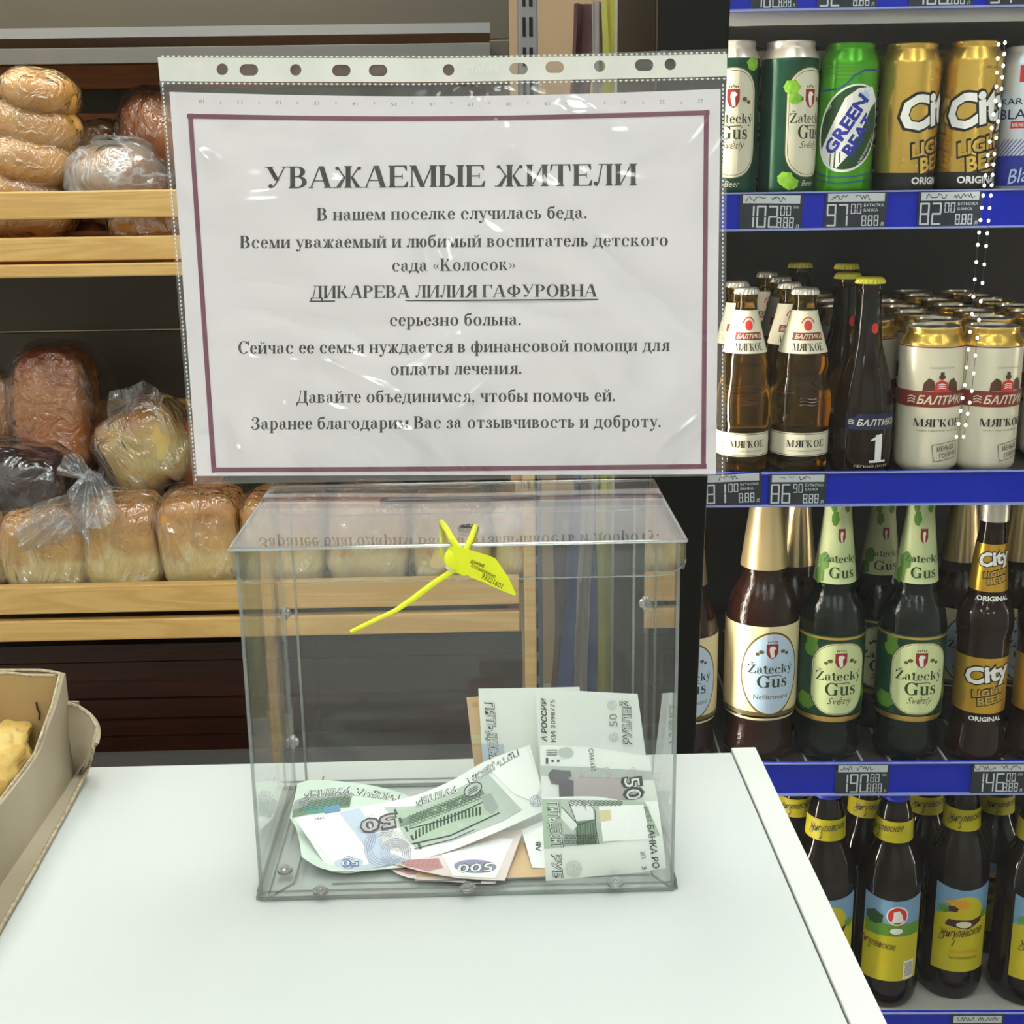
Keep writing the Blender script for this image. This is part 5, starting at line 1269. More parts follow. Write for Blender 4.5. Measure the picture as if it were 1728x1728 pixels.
# ================================================================== NOTICE IN ITS SLEEVE
PW, PT = -.0443, .0452
NP0 = Vector((-.0458, .1264, .1963))
NU = Vector((math.cos(PW), math.sin(PW), 0)); Nn = Vector((-math.sin(PW), math.cos(PW), 0))
NV = math.cos(PT) * Vector((0, 0, 1)) + math.sin(PT) * Nn
NN = NU.cross(NV)          # points towards the viewer's side of the sheet
def notice_pt(px, py, e):
    """point of the slightly bowed sheet behind pixel (px, py), e metres in front of it"""
    d = ray(px, py); t_ = (NP0 - CAM).dot(NN) / d.dot(NN)
    P = CAM + d * t_; a = (P - NP0).dot(NU) / .297; b = max(0, (P - NP0).dot(NV) / .21)
    bow = .006 * math.sin(max(0, min(1, a)) * PI) * min(b, 1.2) + .0012 * math.sin(a * 9 + b * 3)
    return P + d.normalized() * (bow - e * 1.02)
def quad_px(tl, tr, br, bl, sag=0.0):
    def f(u, v):
        xa, ya = tl[0] + (tr[0] - tl[0]) * u, tl[1] + (tr[1] - tl[1]) * u; xb, yb = bl[0] + (br[0] - bl[0]) * u, bl[1] + (br[1] - bl[1]) * u
        return xb + (xa - xb) * v, yb + (ya - yb) * v + sag * math.sin(PI * u) * v
    return f
pq = quad_px((286, 155), (1216, 150), (1208, 800), (332, 803), 10)
nt_ = empty('notice', (0, 0, 0), label='printed notice on white paper with maroon border, above the donation box', cat='notice')
MB().grid(lambda u, v: notice_pt(*pq(u, v), 0), 30, 20).build('paper_sheet', M['paper'], nt_, smooth=True, solid=-.00012)
nf = lambda x, y, e: notice_pt(x, -y, .00035 + e)
bd = Sh()
def sagline(a, b, n, sag): return [(a[0] + (b[0] - a[0]) * i / n, -(a[1] + (b[1] - a[1]) * i / n + sag * math.sin(PI * i / n))) for i in range(n + 1)]
bd.stroke(sagline((318, 196), (1195, 190), 24, 7), 8); bd.stroke(sagline((360, 793), (1190, 787), 24, 1), 8)
bd.stroke(sagline((321, 194), (361, 795), 16, 0), 8); bd.stroke(sagline((1192, 188), (1187, 788), 16, 0), 8)
decal('border', bd, nf, M['maroon'], nt_)
def line(txt, x0, x1, yl, yr, em, sy=1.0):
    s = roman(txt); a, b, c, d = s.box(); k = (x1 - x0) / (c - a)
    return s.tr(lambda x, y: (x0 + (x - a) * k, -(yl + (yr - yl) * (x - a) / (c - a)) + y * em))
LN = [('УВАЖАЕМЫЕ ЖИТЕЛИ', 447, 1075, 318, 313, 54.5), ('В нашем поселке случилась беда.', 535, 990, 372, 368.5, 31), ('Всеми уважаемый и любимый воспитатель детского', 405, 1127, 419, 415, 31),
      ('сада «Колосок»', 662, 869, 458, 456, 31), ('ДИКАРЕВА ЛИЛИЯ ГАФУРОВНА', 524, 1008, 503.5, 500.5, 31), ('серьезно больна.', 658, 879, 550, 549, 31),
      ('Сейчас ее семья нуждается в финансовой помощи для', 402, 1130, 597, 592.5, 31), ('оплаты лечения.', 659, 880, 633, 631, 31), ('Давайте объединимся, чтобы помочь ей.', 500, 1038, 680, 677, 31),
      ('Заранее благодарим Вас за отзывчивость и доброту.', 424, 1115, 725, 721, 31)]
for L_ in LN: decal('lettering', line(*L_), nf, M['print'], nt_)
decal('underline', Sh().stroke([(523, -508.5), (1009, -505.5)], 2.2), nf, M['print'], nt_)
mk = Sh()
for i in range(27):
    x = 340 + i * 32.4
    if i % 2 == 0: mk.add(sans(str(10 + i // 2)).fit(x - 4, -(173 + 6 * math.sin(PI * (x - 286) / 930)), x + 4, -(167 + 6 * math.sin(PI * (x - 286) / 930)), rot=PI))
    else: mk.rect(x - .8, -175, x + .8, -172)
decal('ruler_marks', mk, nf, ink('print_faint', 150, 144, 146), nt_)
# sleeve
sl_ = empty('plastic_sleeve', (0, 0, 0), label='clear punched plastic sleeve with white hole strip taped behind the donation box lid', cat='sleeve')
sq = quad_px((266, 96), (1227, 82), (1224, 803), (326, 817), 6)
def wrinkle(u, v, k): return k * (noise.noise(Vector((u * 5, v * 4, 2))) * .0022 + abs(noise.noise(Vector((u * 9 + v * 6, v * 3 - u * 2, 5)))) * .0016)
MB().grid(lambda u, v: notice_pt(*sq(u, v), .0016 + wrinkle(u, v, 1) * min(1, 8 * u) * min(1, 8 * (1 - u)) * min(1, 6 * v) * min(1, 6 * (1 - v))), 80, 60).build('front_film', M['film_front'], sl_, smooth=True)
MB().grid(lambda u, v: notice_pt(*sq(u, v), -.0015), 20, 14).build('back_film', M['film_back'], sl_, smooth=True)
top_e = lambda x: 97 - 5 * (x - 266) / 961 + 3 * math.sin(PI * (x - 266) / 961) if x < 700 else 95.6 - 5 * (x - 700) / 527 * 1.0 + 3 * math.sin(PI * (x - 266) / 961)
bot_e = lambda x: 137 - 8 * max(0, (x - 700)) / 527 + 2 * math.sin(PI * (x - 266) / 961)
outer = [(266 + 961 * i / 24, -top_e(266 + 961 * i / 24)) for i in range(25)] + [(1227 - 957 * i / 24, -bot_e(1227 - 957 * i / 24)) for i in range(25)]
holes = [circ(x, -y, 9.6, 9.8) for x, y in ((375, 117), (499, 118), (757, 118), (1012, 111.5), (1131, 108.5))]
for x, y in ((420, 118), (576, 119), (638, 119), (875, 116), (936, 113.5), (1087, 110)): holes.append(rrect(x - 15.5, -y - 9.8, x + 15.5, -y + 9.8, 9.7, 8))
hs = fill2d(outer, holes)
decal('hole_strip', hs, lambda x, y, e: notice_pt(x, -y, .0030 + e), M['hole_strip'], sl_, step=40)
decal('lettering', sans('СТАММ.', bold=.03, shear=.1).fit(782, -122.5, 842, -111), lambda x, y, e: notice_pt(x, -y, .0033), M['weld_light'], sl_)
wd, wl = Sh(), Sh()
x = 268
while x < 1224:
    for yy in (top_e(x) - 2.5, bot_e(x) + 3):
        wd.rect(x, -yy - .6, x + 4.0, -yy + .6); wl.rect(x + 4.6, -yy - 1.6, x + 8.5, -yy + 1.2)
    x += 9.2
for i in range(96):
    y = 142 + i * 7; xx = 271 + 57 * (y - 142) / 675 ; wl.rect(xx + 2, -y - 4, xx + 4, -y); wd.rect(xx + 4, -y - 2.5, xx + 5.2, -y)
    xr = 1221 - 1 * (y - 142) / 675; wl.rect(xr - 2, -y - 4, xr, -y)
wf = lambda x, y, e: notice_pt(x, -y, .0033)
decal('weld_seam', wd, wf, M['weld'], sl_)['kind'] = 'stuff'
decal('weld_seam', wl, wf, M['weld_light'], sl_)['kind'] = 'stuff'

# ================================================================== DONATION BOX
W_, D_, H_, O_ = .2148, .1217, .1912, .0025
bx = empty('donation_box', (0, 0, 0), label='clear acrylic donation box with a slotted lid on the white counter, holding banknotes', cat='donation box')
T = .002
def ab(name, a, b, mat='acrylic', parent=bx): return MB().box(*a, *b).build(name, M[mat], parent)
body = ab('front_panel', (0, 0, .0022), (W_, T, H_ - .003))
ab('back_panel', (T, D_ - T, .0022), (W_ - T, D_, H_ - .003))
ab('side_panel', (0, T, .0022), (T, D_, H_ - .003)); ab('side_panel', (W_ - T, T, .0022), (W_, D_, H_ - .003))
ab('base_panel', (-.0012, -.0016, .0002), (W_ + .0012, D_ + .001, .0020))
e_ = lambda a, b, w=.0016, n='edge', m_='acrylic_edge', p=bx: MB().bar(a, b, w).build(n, M[m_], p)
for x, y in ((0.0006, .0006), (W_ - .0006, .0006), (.0006, D_), (W_ - .0006, D_)): e_((x, y, .0025), (x, y, H_ - .004))
for x in (.0085, W_ - .0085): e_((x, D_ - .004, .0025), (x, D_ - .004, H_ - .004), .0014)
for a, b in (((0, -.0014), (W_, -.0014)), ((0, D_ + .001), (W_, D_ + .001)), ((-.0014, -.001), (-.0014, D_)), ((W_ + .0014, -.001), (W_ + .0014, D_))):
    e_((*a, .0011), (*b, .0011), .0016); e_((a[0], a[1] + .0014, .0042), (b[0], b[1] + .0014, .0042), .0009)
# inner flanges of the folded base
def flange(pts):
    P = [onz(x, y, .0040) for x, y in pts]
    for a, b in zip(P[:-1], P[1:]): e_(a, b, .0009, 'flange_edge')
flange([(446, 1520), (496, 1491), (512, 1437), (546, 1311)]); flange([(453, 1512), (494, 1370), (500, 1322)]); flange([(1131, 1497), (1100, 1476), (1085, 1290)]); flange([(560, 1492), (830, 1484), (1096, 1476)])
def rivet(P, up='z'):
    mb = MB().lathe([(.0042, 0), (.0042, .0012), (.0034, .0017), (.0026, .0018), (.0024, .0030), (.0015, .0036), (.0001, .0038)], n=24)
    if up == 'x': mb.v = [(z, x, y) for x, y, z in mb.v]
    if up == '-x': mb.v = [(-z, x, y) for x, y, z in mb.v]
    if up == 'y': mb.v = [(x, -z, y) for x, y, z in mb.v]
    mb.v = [(x + P[0], y + P[1], z + P[2]) for x, y, z in mb.v]
    return mb.build('rivet', M['rivet'], bx, smooth=True)
for p in ((481, 1470), (541, 1505), (790, 1500), (1038, 1492)): rivet(onz(p[0], p[1], .0045))
for p, u_ in (((488, 1035), 'x'), ((499, 1252), 'x'), ((1082, 1018), '-x')):
    P = ony(p[0], p[1], D_ - .008); rivet((.0022 if u_ == 'x' else W_ - .0022, P.y, P.z), u_)
# lid
lid = empty('lid', (0, 0, 0)); lid.parent = bx; KIDS.setdefault(bx.name, []).append(lid)
sA, sB = onz(652, 843, H_), onz(900, 837, H_); hA = onz(790, 888, H_); hB = onz(745, 879, H_)
def rr_slot(a, b, r):
    p = []
    for i in range(9): t_ = PI / 2 + PI * i / 8; p.append((a[0] + r * math.cos(t_), a[1] + r * math.sin(t_)))
    for i in range(9): t_ = -PI / 2 + PI * i / 8; p.append((b[0] + r * math.cos(t_), b[1] + r * math.sin(t_)))
    return p
slot = rr_slot(sA, sB, .0027); hol1 = circ(hA.x, hA.y, .0045, .0045); hol2 = circ(hB.x, hB.y, .0016, .0016, 12)
lt = fill2d(rrect(-O_, -O_, W_ + O_, D_ + O_, .0015, 3), [slot, hol1, hol2])
def ext(sh, a, b, fn):
    mb = MB(); n = len(sh.v); mb.add([fn(x, y, a) for x, y in sh.v] + [fn(x, y, b) for x, y in sh.v], [f for f in sh.f] + [tuple(i + n for i in reversed(f)) for f in sh.f]); return mb
ext(lt, H_ - T, H_, lambda x, y, z: (x, y, z)).build('lid_top', M['acrylic_lid'], lid)
for lp, nm in ((slot, 'slot_rim'), (hol1, 'hole_rim')): MB().tube([(x, y, H_ - .0010) for x, y in lp + lp[:1]], .0011, 6).build(nm, M['slot_rim'], lid, smooth=True)
def skirt(L, h_, r): # rounded lower corners
    p = [(-O_, 0), (L + O_, 0)]
    for i in range(9): t_ = -PI / 2 * i / 8; p.append((L + O_ - .016 * (1 - math.cos(t_)), -h_ + r + r * math.sin(t_)))
    for i in range(9): t_ = -PI / 2 - PI / 2 * i / 8; p.append((-O_ + .016 * (1 + math.cos(t_)), -h_ + r + r * math.sin(t_)))
    return fill2d([(x, y) for x, y in p], []), p[2:]
for (L, fa) in ((W_, lambda y0: (lambda x, y, e: (x, y0 + e, H_ - .0012 + y))), (D_, lambda x0: (lambda x, y, e: (x0 + e, x, H_ - .0012 + y)))):
    sh_, lo_ = skirt(L, .0175, .008)
    for side, at in ((0, -O_), (1, (D_ + O_ - .0012) if L == W_ else (W_ + O_ - .0012))):
        fn_ = fa(at); ext(sh_, 0, .0012, fn_).build('lid_skirt', M['acrylic'], lid)
        MB().tube([fn_(x, y, .0006) for x, y in lo_], .00042, 5).build('skirt_edge', M['acrylic_edge'], lid, smooth=True)
for a, b in (((-O_, -O_), (W_ + O_, -O_)), ((-O_, D_ + O_), (W_ + O_, D_ + O_)), ((-O_, -O_), (-O_, D_ + O_)), ((W_ + O_, -O_), (W_ + O_, D_ + O_))):
    MB().tube([(*a, H_ - .0011), (*b, H_ - .0011)], .0009, 10).build('fold_edge', M['acrylic_fold'], lid, smooth=True)

# ---- yellow seal
YS = -.0055
se = empty('security_seal', ony(765, 940, YS), label='bright yellow plastic security seal looped through the hole in the box lid', cat='seal'); so = se.location.copy()
sp = lambda x, y, yy=YS: ony(x, y, yy) - so
MB().tube([sp(766, 962, YS - .001), sp(735, 982), sp(700, 1008, YS - .004), sp(668, 1030, YS - .006), sp(640, 1043, YS - .007), sp(615, 1055, YS - .007), sp(592, 1066, YS - .007)], [.0014, .0015, .0015, .0012, .0011, .0011, .0010], 10).build('tail', M['seal'], se, smooth=True)
MB().tube([sp(778, 930, YS), sp(764, 912, YS + .001), sp(753, 892, .006), onz(745, 881, H_ + .0005) - so, onz(745, 884, H_ - .004) - so], [.0016, .0016, .0015, .0014, .0012], 10).build('loop_strand', M['seal'], se, smooth=True)
MB().tube([sp(786, 928, YS), sp(794, 910, YS + .002), onz(802, 889, H_ + .001) - so, onz(800, 890, H_ - .004) - so], [.0015, .0015, .0014, .0012], 10).build('loop_strand', M['seal'], se, smooth=True)
MB().tube([onz(745, 884, H_ - .004) - so, sp(743, 918, .004), sp(745, 940, .002)], .0009, 8).build('loop_strand', M['seal'], se, smooth=True)
tp = [(752, 934), (757, 924), (768, 920), (781, 924), (800, 930), (826, 938), (836, 942), (858, 974), (871, 1003), (868, 1005), (845, 996), (815, 982), (795, 975), (789, 970), (782, 972), (772, 967), (762, 962), (750, 948)]
fp = lambda x, y, e: sp(x, -y, YS - .002 - .016 * (x - 750) / 120 + e)
tg = fill2d([(x, -y) for x, y in tp], [])
mb = ext(tg, 0, .0012, fp); mb.build('tag', M['seal'], se)
MB().lathe([(.004, -.0014), (.0052, -.001), (.0052, .003), (.004, .0036)], n=20, c=(0, 0, 0)).build('lock_body', M['seal'], se, smooth=True).matrix_local = Matrix.Translation(sp(768, 942, YS - .001)) @ Matrix.Rotation(1.35, 4, 'X')
blobo('lock_insert', M['seal_white'], se, sp(762, 957, YS - .001), (.0028, .0022, .0022), amp=.0006, nscale=400, sub=3)
lf = lambda x, y, e: fp(x, y, -.0002)
decal('lettering', sans('ДАННЫЕ', bold=.03).fit(793, -955, 818, -948, rot=-.35).add(sans('ОПЛОМБИРОВАНО', bold=.02).fit(793, -966.5, 838, -961, rot=-.46)).add(sans('93221601', bold=.01).fit(811, -985, 850, -976, rot=-.50)), lf, ink('seal_print', 96, 96, 20), se)

# ---- banknotes
M['note'] = pmat('note_paper', srgb(244, 246, 238), rough=.75, c2=srgb(236, 242, 238), scale=40)
M['note_white'] = pmat('note_paper_pale', srgb(248, 250, 246), rough=.75)
M['note_green'] = pmat('note_green_paper', srgb(206, 224, 208), rough=.75, c2=srgb(216, 230, 218), scale=60)
M['note_pink'] = pmat('note_pink_paper', srgb(236, 224, 218), rough=.75, c2=srgb(230, 212, 208), scale=50)
M['note_orange'] = pmat('note_orange_paper', srgb(222, 182, 132), rough=.75, c2=srgb(228, 196, 156), scale=40)
for n_, c_ in dict(n_line=(74, 78, 78), n_mauve=(190, 180, 180), n_blue=(104, 118, 164), n_bluepale=(196, 208, 224), n_green=(122, 142, 120), n_greenpale=(176, 196, 172), n_greendark=(58, 74, 60), n_grey=(158, 168, 162), n_greypale=(188, 198, 190),
                   n_purple=(150, 146, 176), n_yellow=(222, 212, 164), n_white=(232, 236, 230), n_pink=(204, 148, 150), n_pinkdark=(150, 98, 104), n_teal=(96, 150, 140), n_sky=(110, 150, 180), n_fig=(112, 108, 116), n_orange=(196, 140, 84)).items(): ink(n_, *c_, rough=.75)
def pt3(p): return onz(p[0], p[1], p[3]) if len(p) == 4 else ony(*p)
def spline_at(P, t_):
    n = len(P) - 1; x = min(max(t_, 0), 1) * n; i = min(int(x), n - 1); f = x - i
    a, b, c, d = P[max(i - 1, 0)], P[i], P[i + 1], P[min(i + 2, n)]
    return .5 * (2 * b + (c - a) * f + (2 * a - 5 * b + 4 * c - d) * f * f + (3 * b - a - 3 * c + d) * f ** 3)
class Patch:
    def __init__(s, top, bot, sag=0.0): s.t = [pt3(p) for p in top]; s.b = [pt3(p) for p in bot]; s.sag = sag
    def S(s, u, v):
        return spline_at(s.b, u).lerp(spline_at(s.t, u), v) + Vector((0, 1, 0)) * s.sag * math.sin(PI * min(max(v, 0), 1))
    def inv(s, px, py):
        u, v = .5, .5
        for _ in range(9):
            x, y = proj(s.S(u, v)); h_ = .004
            xu, yu = proj(s.S(u + h_, v) if u < .99 else s.S(u, v)); x2, y2 = proj(s.S(u - h_, v)) if u >= .99 else (x, y)
            if u >= .99: xu, yu, x2, y2 = x, y, x2, y2
            a, c = (xu - x2) / h_, (yu - y2) / h_
            xv, yv = proj(s.S(u, v + h_)) if v < .99 else (2 * x - proj(s.S(u, v - h_))[0], 2 * y - proj(s.S(u, v - h_))[1])
            b, d = (xv - x) / h_, (yv - y) / h_
            det = a * d - b * c
            if abs(det) < 1e-6: break
            ex, ey = px - x, py - y
            u = min(max(u + (ex * d - ey * b) / det, 0), 1); v = min(max(v + (a * ey - c * ex) / det, 0), 1)
        return u, v
    def fn(s, x, y, e):
        u, v = s.inv(x, -y); P = s.S(u, v); return P + (CAM - P).normalized() * (.00030 + e)
def banknote(name, label, mat, patches, nu=24, nv=10):
    t_ = empty(name, (0, 0, 0), label=label, cat='banknote', group='banknotes in the donation box')
    for i, p in enumerate(patches): MB().grid(p.S, nu, nv).build('paper' if i == 0 else 'folded_part', M[mat], t_, smooth=True, solid=.0001)
    return t_
def nd(p, par, name, sh, mat, e=0.0, step=14, sy=14): return decal(name, sh, p.fn, M[mat], par, step=step, stepy=sy, eps=e)
def q_(*pts): return Sh().poly([(x, -y) for x, y in pts])
def along(txt, x0, y0, x1, y1, h_, bold=0.0, shear=.15, roman_=False):
    """text whose baseline runs from pixel (x0,y0) to (x1,y1), cap height h_ px (to the left of the reading direction)"""
    s = roman(txt) if roman_ else sans(txt, bold=bold, shear=shear); a, b, c, d = s.box(); L = math.hypot(x1 - x0, y1 - y0); dx, dy = (x1 - x0) / L, -(y1 - y0) / L; hh = .73 if not roman_ else .68
    return s.tr(lambda x, y: (x0 + (x - a) / (c - a) * L * dx - y / hh * h_ * dy, -y0 + (x - a) / (c - a) * L * dy + y / hh * h_ * dx))
def outlined(p, par, txt, x0, y0, x1, y1, h_, dark='n_line', light='n_white', e=.0002):
    nd(p, par, 'lettering', along(txt, x0, y0, x1, y1, h_, bold=.045), dark, e); nd(p, par, 'lettering', along(txt, x0, y0, x1, y1, h_, bold=-.004), light, e + .0001)
def arcs(cx, cy, r, n=4, d=4.0, a0=0, a1=360, w=.9):
    s = Sh(); [s.ring(cx, -cy, r - i * d, (r - i * d), r - i * d - w, (r - i * d) - w, a0, a1, 26) for i in range(n)]; return s
def squiggle(x0, y0, x1, y1, amp, n, w=.9, rows=4, dy=4.5):
    s = Sh()
    for r in range(rows): s.stroke([(x0 + (x1 - x0) * i / (n * 4), -(y0 + (y1 - y0) * i / (n * 4) + r * dy) + amp * math.sin(i * PI / 2 + r)) for i in range(n * 4 + 1)], w)
    return s

# 1000 note curled at the back left
B1 = Patch([(502, 1322, .100), (530, 1316, .110), (590, 1320, .112), (650, 1330, .112), (706, 1348, .106)], [(489, 1380, .062), (540, 1396, .060), (600, 1405, .058), (660, 1402, .058), (722, 1396, .058)], .004)
B2 = Patch([(489, 1380, .062), (540, 1396, .060), (600, 1405, .058), (722, 1396, .058)], [(509, 1446, .026), (545, 1466, .018), (600, 1470, .017), (722, 1460, .024)], .006)
b_ = banknote('banknote', 'green and blue thousand note curled at the back left corner of the box', 'note_green', [B1, B2])
nd(B1, b_, 'print', q_((497, 1352), (520, 1342), (590, 1335), (600, 1342), (540, 1350), (492, 1370)), 'n_grey', .0001)
nd(B1, b_, 'print', q_((494, 1368), (516, 1354), (560, 1346), (594, 1344), (590, 1362), (540, 1366), (520, 1374), (493, 1380)), 'n_green', .0001)
nd(B1, b_, 'print', q_((514, 1360), (572, 1352), (574, 1368), (516, 1374)), 'n_teal', .0002); nd(B1, b_, 'print', q_((546, 1362), (573, 1358), (575, 1370), (548, 1373)), 'n_sky', .0003)
nd(B1, b_, 'print', squiggle(505, 1354, 590, 1343, 1.6, 9, .8, 5, 3.6), 'n_greendark', .0003)
outlined(B1, b_, 'РУБЛЕЙ', 592, 1328, 510, 1336, 11); outlined(B1, b_, 'ТЫСЯЧА', 680, 1342, 601, 1330, 11)
# flat orange note on the floor of the box
E2 = Patch([(720, 1425, 0, .0036), (926, 1420, 0, .0036)], [(700, 1486, 0, .0030), (928, 1479, 0, .0030)])
banknote('banknote', 'orange hundred note lying flat under the others on the floor of the box', 'note_orange', [E2], 8, 4)
# orange note upright behind
E1 = Patch([(787, 1177, .1060), (850, 1172, .1060)], [(803, 1318, .100), (868, 1316, .100)])
b_ = banknote('banknote', 'orange hundred note standing behind the upright fifties, only its left edge showing', 'note_orange', [E1], 8, 8)
nd(E1, b_, 'print', along('22', 797, 1192, 806, 1192, 7, shear=0), 'n_orange', .0001); nd(E1, b_, 'print', q_((788, 1240), (860, 1238), (862, 1252), (790, 1256)), 'n_yellow', .0001)
# upright fifties
F1 = Patch([(807, 1162, .098), (890, 1161, .098), (978, 1159, .098)], [(818, 1345, .085), (900, 1345, .085), (990, 1345, .085)])
b_ = banknote('banknote', 'left one of the two fifty notes standing upright, lettering running down its left edge', 'note', [F1])
nd(F1, b_, 'print', q_((808, 1256), (850, 1256), (858, 1340), (818, 1340)), 'n_bluepale', .0001)
outlined(F1, b_, 'ПЯТЬДЕСЯТ', 818, 1184, 828, 1300, 15)
G1 = Patch([(903, 1163, .088), (975, 1166, .088), (1076, 1171, .088)], [(913, 1335, .078), (990, 1335, .078), (1098, 1335, .078)])
b_ = banknote('banknote', 'right one of the two upright fifty notes with serial number 3098775', 'note', [G1])
nd(G1, b_, 'lettering', along('А РОССИИ', 923, 1252, 922, 1178, 9, .03, .2), 'n_line', .0001); nd(G1, b_, 'lettering', along('КИ 3098775', 938, 1252, 936, 1181, 8, 0, 0), 'n_line', .0001)
outlined(G1, b_, 'РУБЛЕЙ', 1066, 1258, 1064, 1181, 14); nd(G1, b_, 'lettering', along('50', 1042, 1226, 1041, 1204, 14, .02, 0), 'n_grey', .0001); nd(G1, b_, 'print', arcs(1033, 1190, 8, 3, 2.5), 'n_greypale', .0001); nd(G1, b_, 'print', arcs(1036, 1244, 8, 3, 2.5), 'n_greypale', .0001)
# 500 notes
C2 = Patch([(650, 1440, .044), (760, 1432, .049), (878, 1404, .060)], [(652, 1462, .0255), (690, 1481, .0125), (790, 1490, .0042), (836, 1491, .0038)])
b_ = banknote('banknote', 'lower of the two pinkish five hundred notes at the front, its edge peeking out', 'note_pink', [C2]); nd(C2, b_, 'print', q_((656, 1458), (700, 1462), (730, 1474), (690, 1476), (662, 1466)), 'n_pink', .0001); nd(C2, b_, 'print', q_((786, 1484), (812, 1486), (812, 1490), (788, 1489)), 'n_line', .0001)
C1 = Patch([(640, 1432, .043), (760, 1418, .047), (884, 1398, .052)], [(664, 1458, .024), (720, 1472, .0125), (780, 1482, .0065), (852, 1486, .0042)])
b_ = banknote('banknote', 'upper pinkish five hundred note at the front with the numeral 500', 'note_pink', [C1])
nd(C1, b_, 'print', q_((668, 1452), (740, 1448), (748, 1464), (722, 1470), (690, 1462)), 'n_pink', .0001); nd(C1, b_, 'print', q_((745, 1440), (846, 1414), (866, 1416), (836, 1482), (764, 1478)), 'note_white', .00015); nd(C1, b_, 'print', squiggle(672, 1452, 740, 1452, 1.5, 8, .7, 4, 3.5), 'n_pinkdark', .0002)
nd(C1, b_, 'print', Sh().ell(802, -1462, 36, 11.5, 30, rot=-.03), 'n_purple', .0002); nd(C1, b_, 'lettering', along('500', 834, 1456, 772, 1459, 14, .05, .1), 'n_line', .0003); nd(C1, b_, 'lettering', along('500', 834, 1456, 772, 1459, 14, .01, .1), 'n_white', .0004)
# narrow pale note between
I1 = Patch([(880, 1400, .050), (928, 1380, .050)], [(898, 1464, .018), (930, 1466, .018)])
b_ = banknote('banknote', 'narrow strip of a pale note showing between the 500 note and the folded stack', 'note_white', [I1], 6, 8); nd(I1, b_, 'lettering', along('АВ', 912, 1436, 912, 1420, 8, .02, 0), 'n_greendark', .0001)
# front left fifty
A1 = Patch([(496, 1380, .052), (560, 1372, .058), (606, 1362, .062), (694, 1344, .070), (760, 1318, .072), (820, 1284, .070), (894, 1257, .066)], [(556, 1471, .0185), (592, 1473, .0165), (640, 1463, .021), (700, 1452, .027), (770, 1432, .034), (850, 1399, .042), (924, 1366, .048)], .001)
b_ = banknote('banknote', 'fifty note lying in front on the left, engraved building and blue numeral upside down', 'note', [A1], 40, 12)
nd(A1, b_, 'print', q_((572, 1371), (606, 1363), (660, 1440), (690, 1453), (590, 1472), (618, 1440), (600, 1410)), 'n_bluepale', .00005)
nd(A1, b_, 'print', q_((648, 1362), (700, 1360), (760, 1336), (824, 1306), (880, 1366), (850, 1384), (760, 1420), (700, 1430), (676, 1400)), 'n_greypale', .0001)
nd(A1, b_, 'print', q_((660, 1368), (712, 1364), (775, 1336), (810, 1322), (846, 1372), (800, 1392), (740, 1416), (706, 1420), (680, 1396)), 'n_greenpale', .00015)
nd(A1, b_, 'print', q_((836, 1270), (888, 1262), (914, 1330), (900, 1352), (868, 1340), (828, 1300)), 'note_white', .00012); nd(A1, b_, 'print', q_((500, 1384), (573, 1373), (612, 1424), (622, 1458), (572, 1468)), 'note_white', .00012)
nd(A1, b_, 'print', arcs(648, 1430, 34, 4, 4, 60, 330), 'n_purple', .0002); nd(A1, b_, 'print', arcs(612, 1416, 22, 4, 3.5, -70, 120), 'n_purple', .0002); nd(A1, b_, 'print', arcs(668, 1440, 26, 5, 3.5, 0, 360), 'n_purple', .0002); nd(A1, b_, 'print', arcs(640, 1372, 22, 4, 3.5, -170, 0), 'n_mauve', .0002)
nd(A1, b_, 'print', squiggle(640, 1398, 694, 1410, 2, 8, .8, 8, 4.2), 'n_mauve', .0002)
# engraving: portico drawn column by column
eg, ew = Sh(), Sh()
for i in range(19):
    f = i / 18; x = 700 + 108 * f; y = 1402 - 40 * f - 6 * math.sin(f * PI)
    eg.poly([(x, -y), (x + 3.2, -(y - 1.4)), (x + 3.6, -(y + 13)), (x + .6, -(y + 14.4))])
eg.add(squiggle(690, 1378, 812, 1330, 1.5, 20, 1.1, 5, 4.2)); eg.stroke([(696, -1424), (760, -1410), (842, -1372)], 2.4); eg.stroke([(692, -1398), (750, -1384), (818, -1352)], 2.0); eg.stroke([(700, -1432), (764, -1416), (800, -1400)], 1.4)
nd(A1, b_, 'engraving', eg, 'n_greendark', .0003)
nd(A1, b_, 'engraving', q_((672, 1384), (760, 1352), (812, 1330), (818, 1340), (764, 1364), (676, 1396)), 'n_green', .0002)
nd(A1, b_, 'emblem', Sh().ell(798, -1332, 17, 11, 26, rot=.55), 'n_line', .0003); nd(A1, b_, 'emblem', Sh().ell(798, -1332, 15, 9, 26, rot=.55), 'n_greypale', .0004); nd(A1, b_, 'emblem', squiggle(790, 1334, 806, 1326, 1.5, 5, 1, 3, 3.4), 'n_line', .0005)
nd(A1, b_, 'print', q_((812, 1344), (828, 1338), (842, 1362), (830, 1374), (818, 1366)), 'n_grey', .0003)
for x, y in ((664, 1366), (672, 1380), (682, 1395), (692, 1410), (704, 1424)): nd(A1, b_, 'print', q_((x, y), (x + 4, y - 1), (x + 8, y + 8), (x + 4, y + 9)), 'n_line', .0003)
outlined(A1, b_, 'РУБЛЕЙ', 770, 1326, 698, 1350, 11); outlined(A1, b_, 'ПЯТЬДЕСЯТ', 874, 1264, 782, 1318, 10)
nd(A1, b_, 'lettering', along('50', 668, 1372, 605, 1386, 23, .07, 0), 'n_line', .0004); nd(A1, b_, 'lettering', along('50', 666, 1374, 608, 1386, 20, .01, 0), 'n_mauve', .0005)
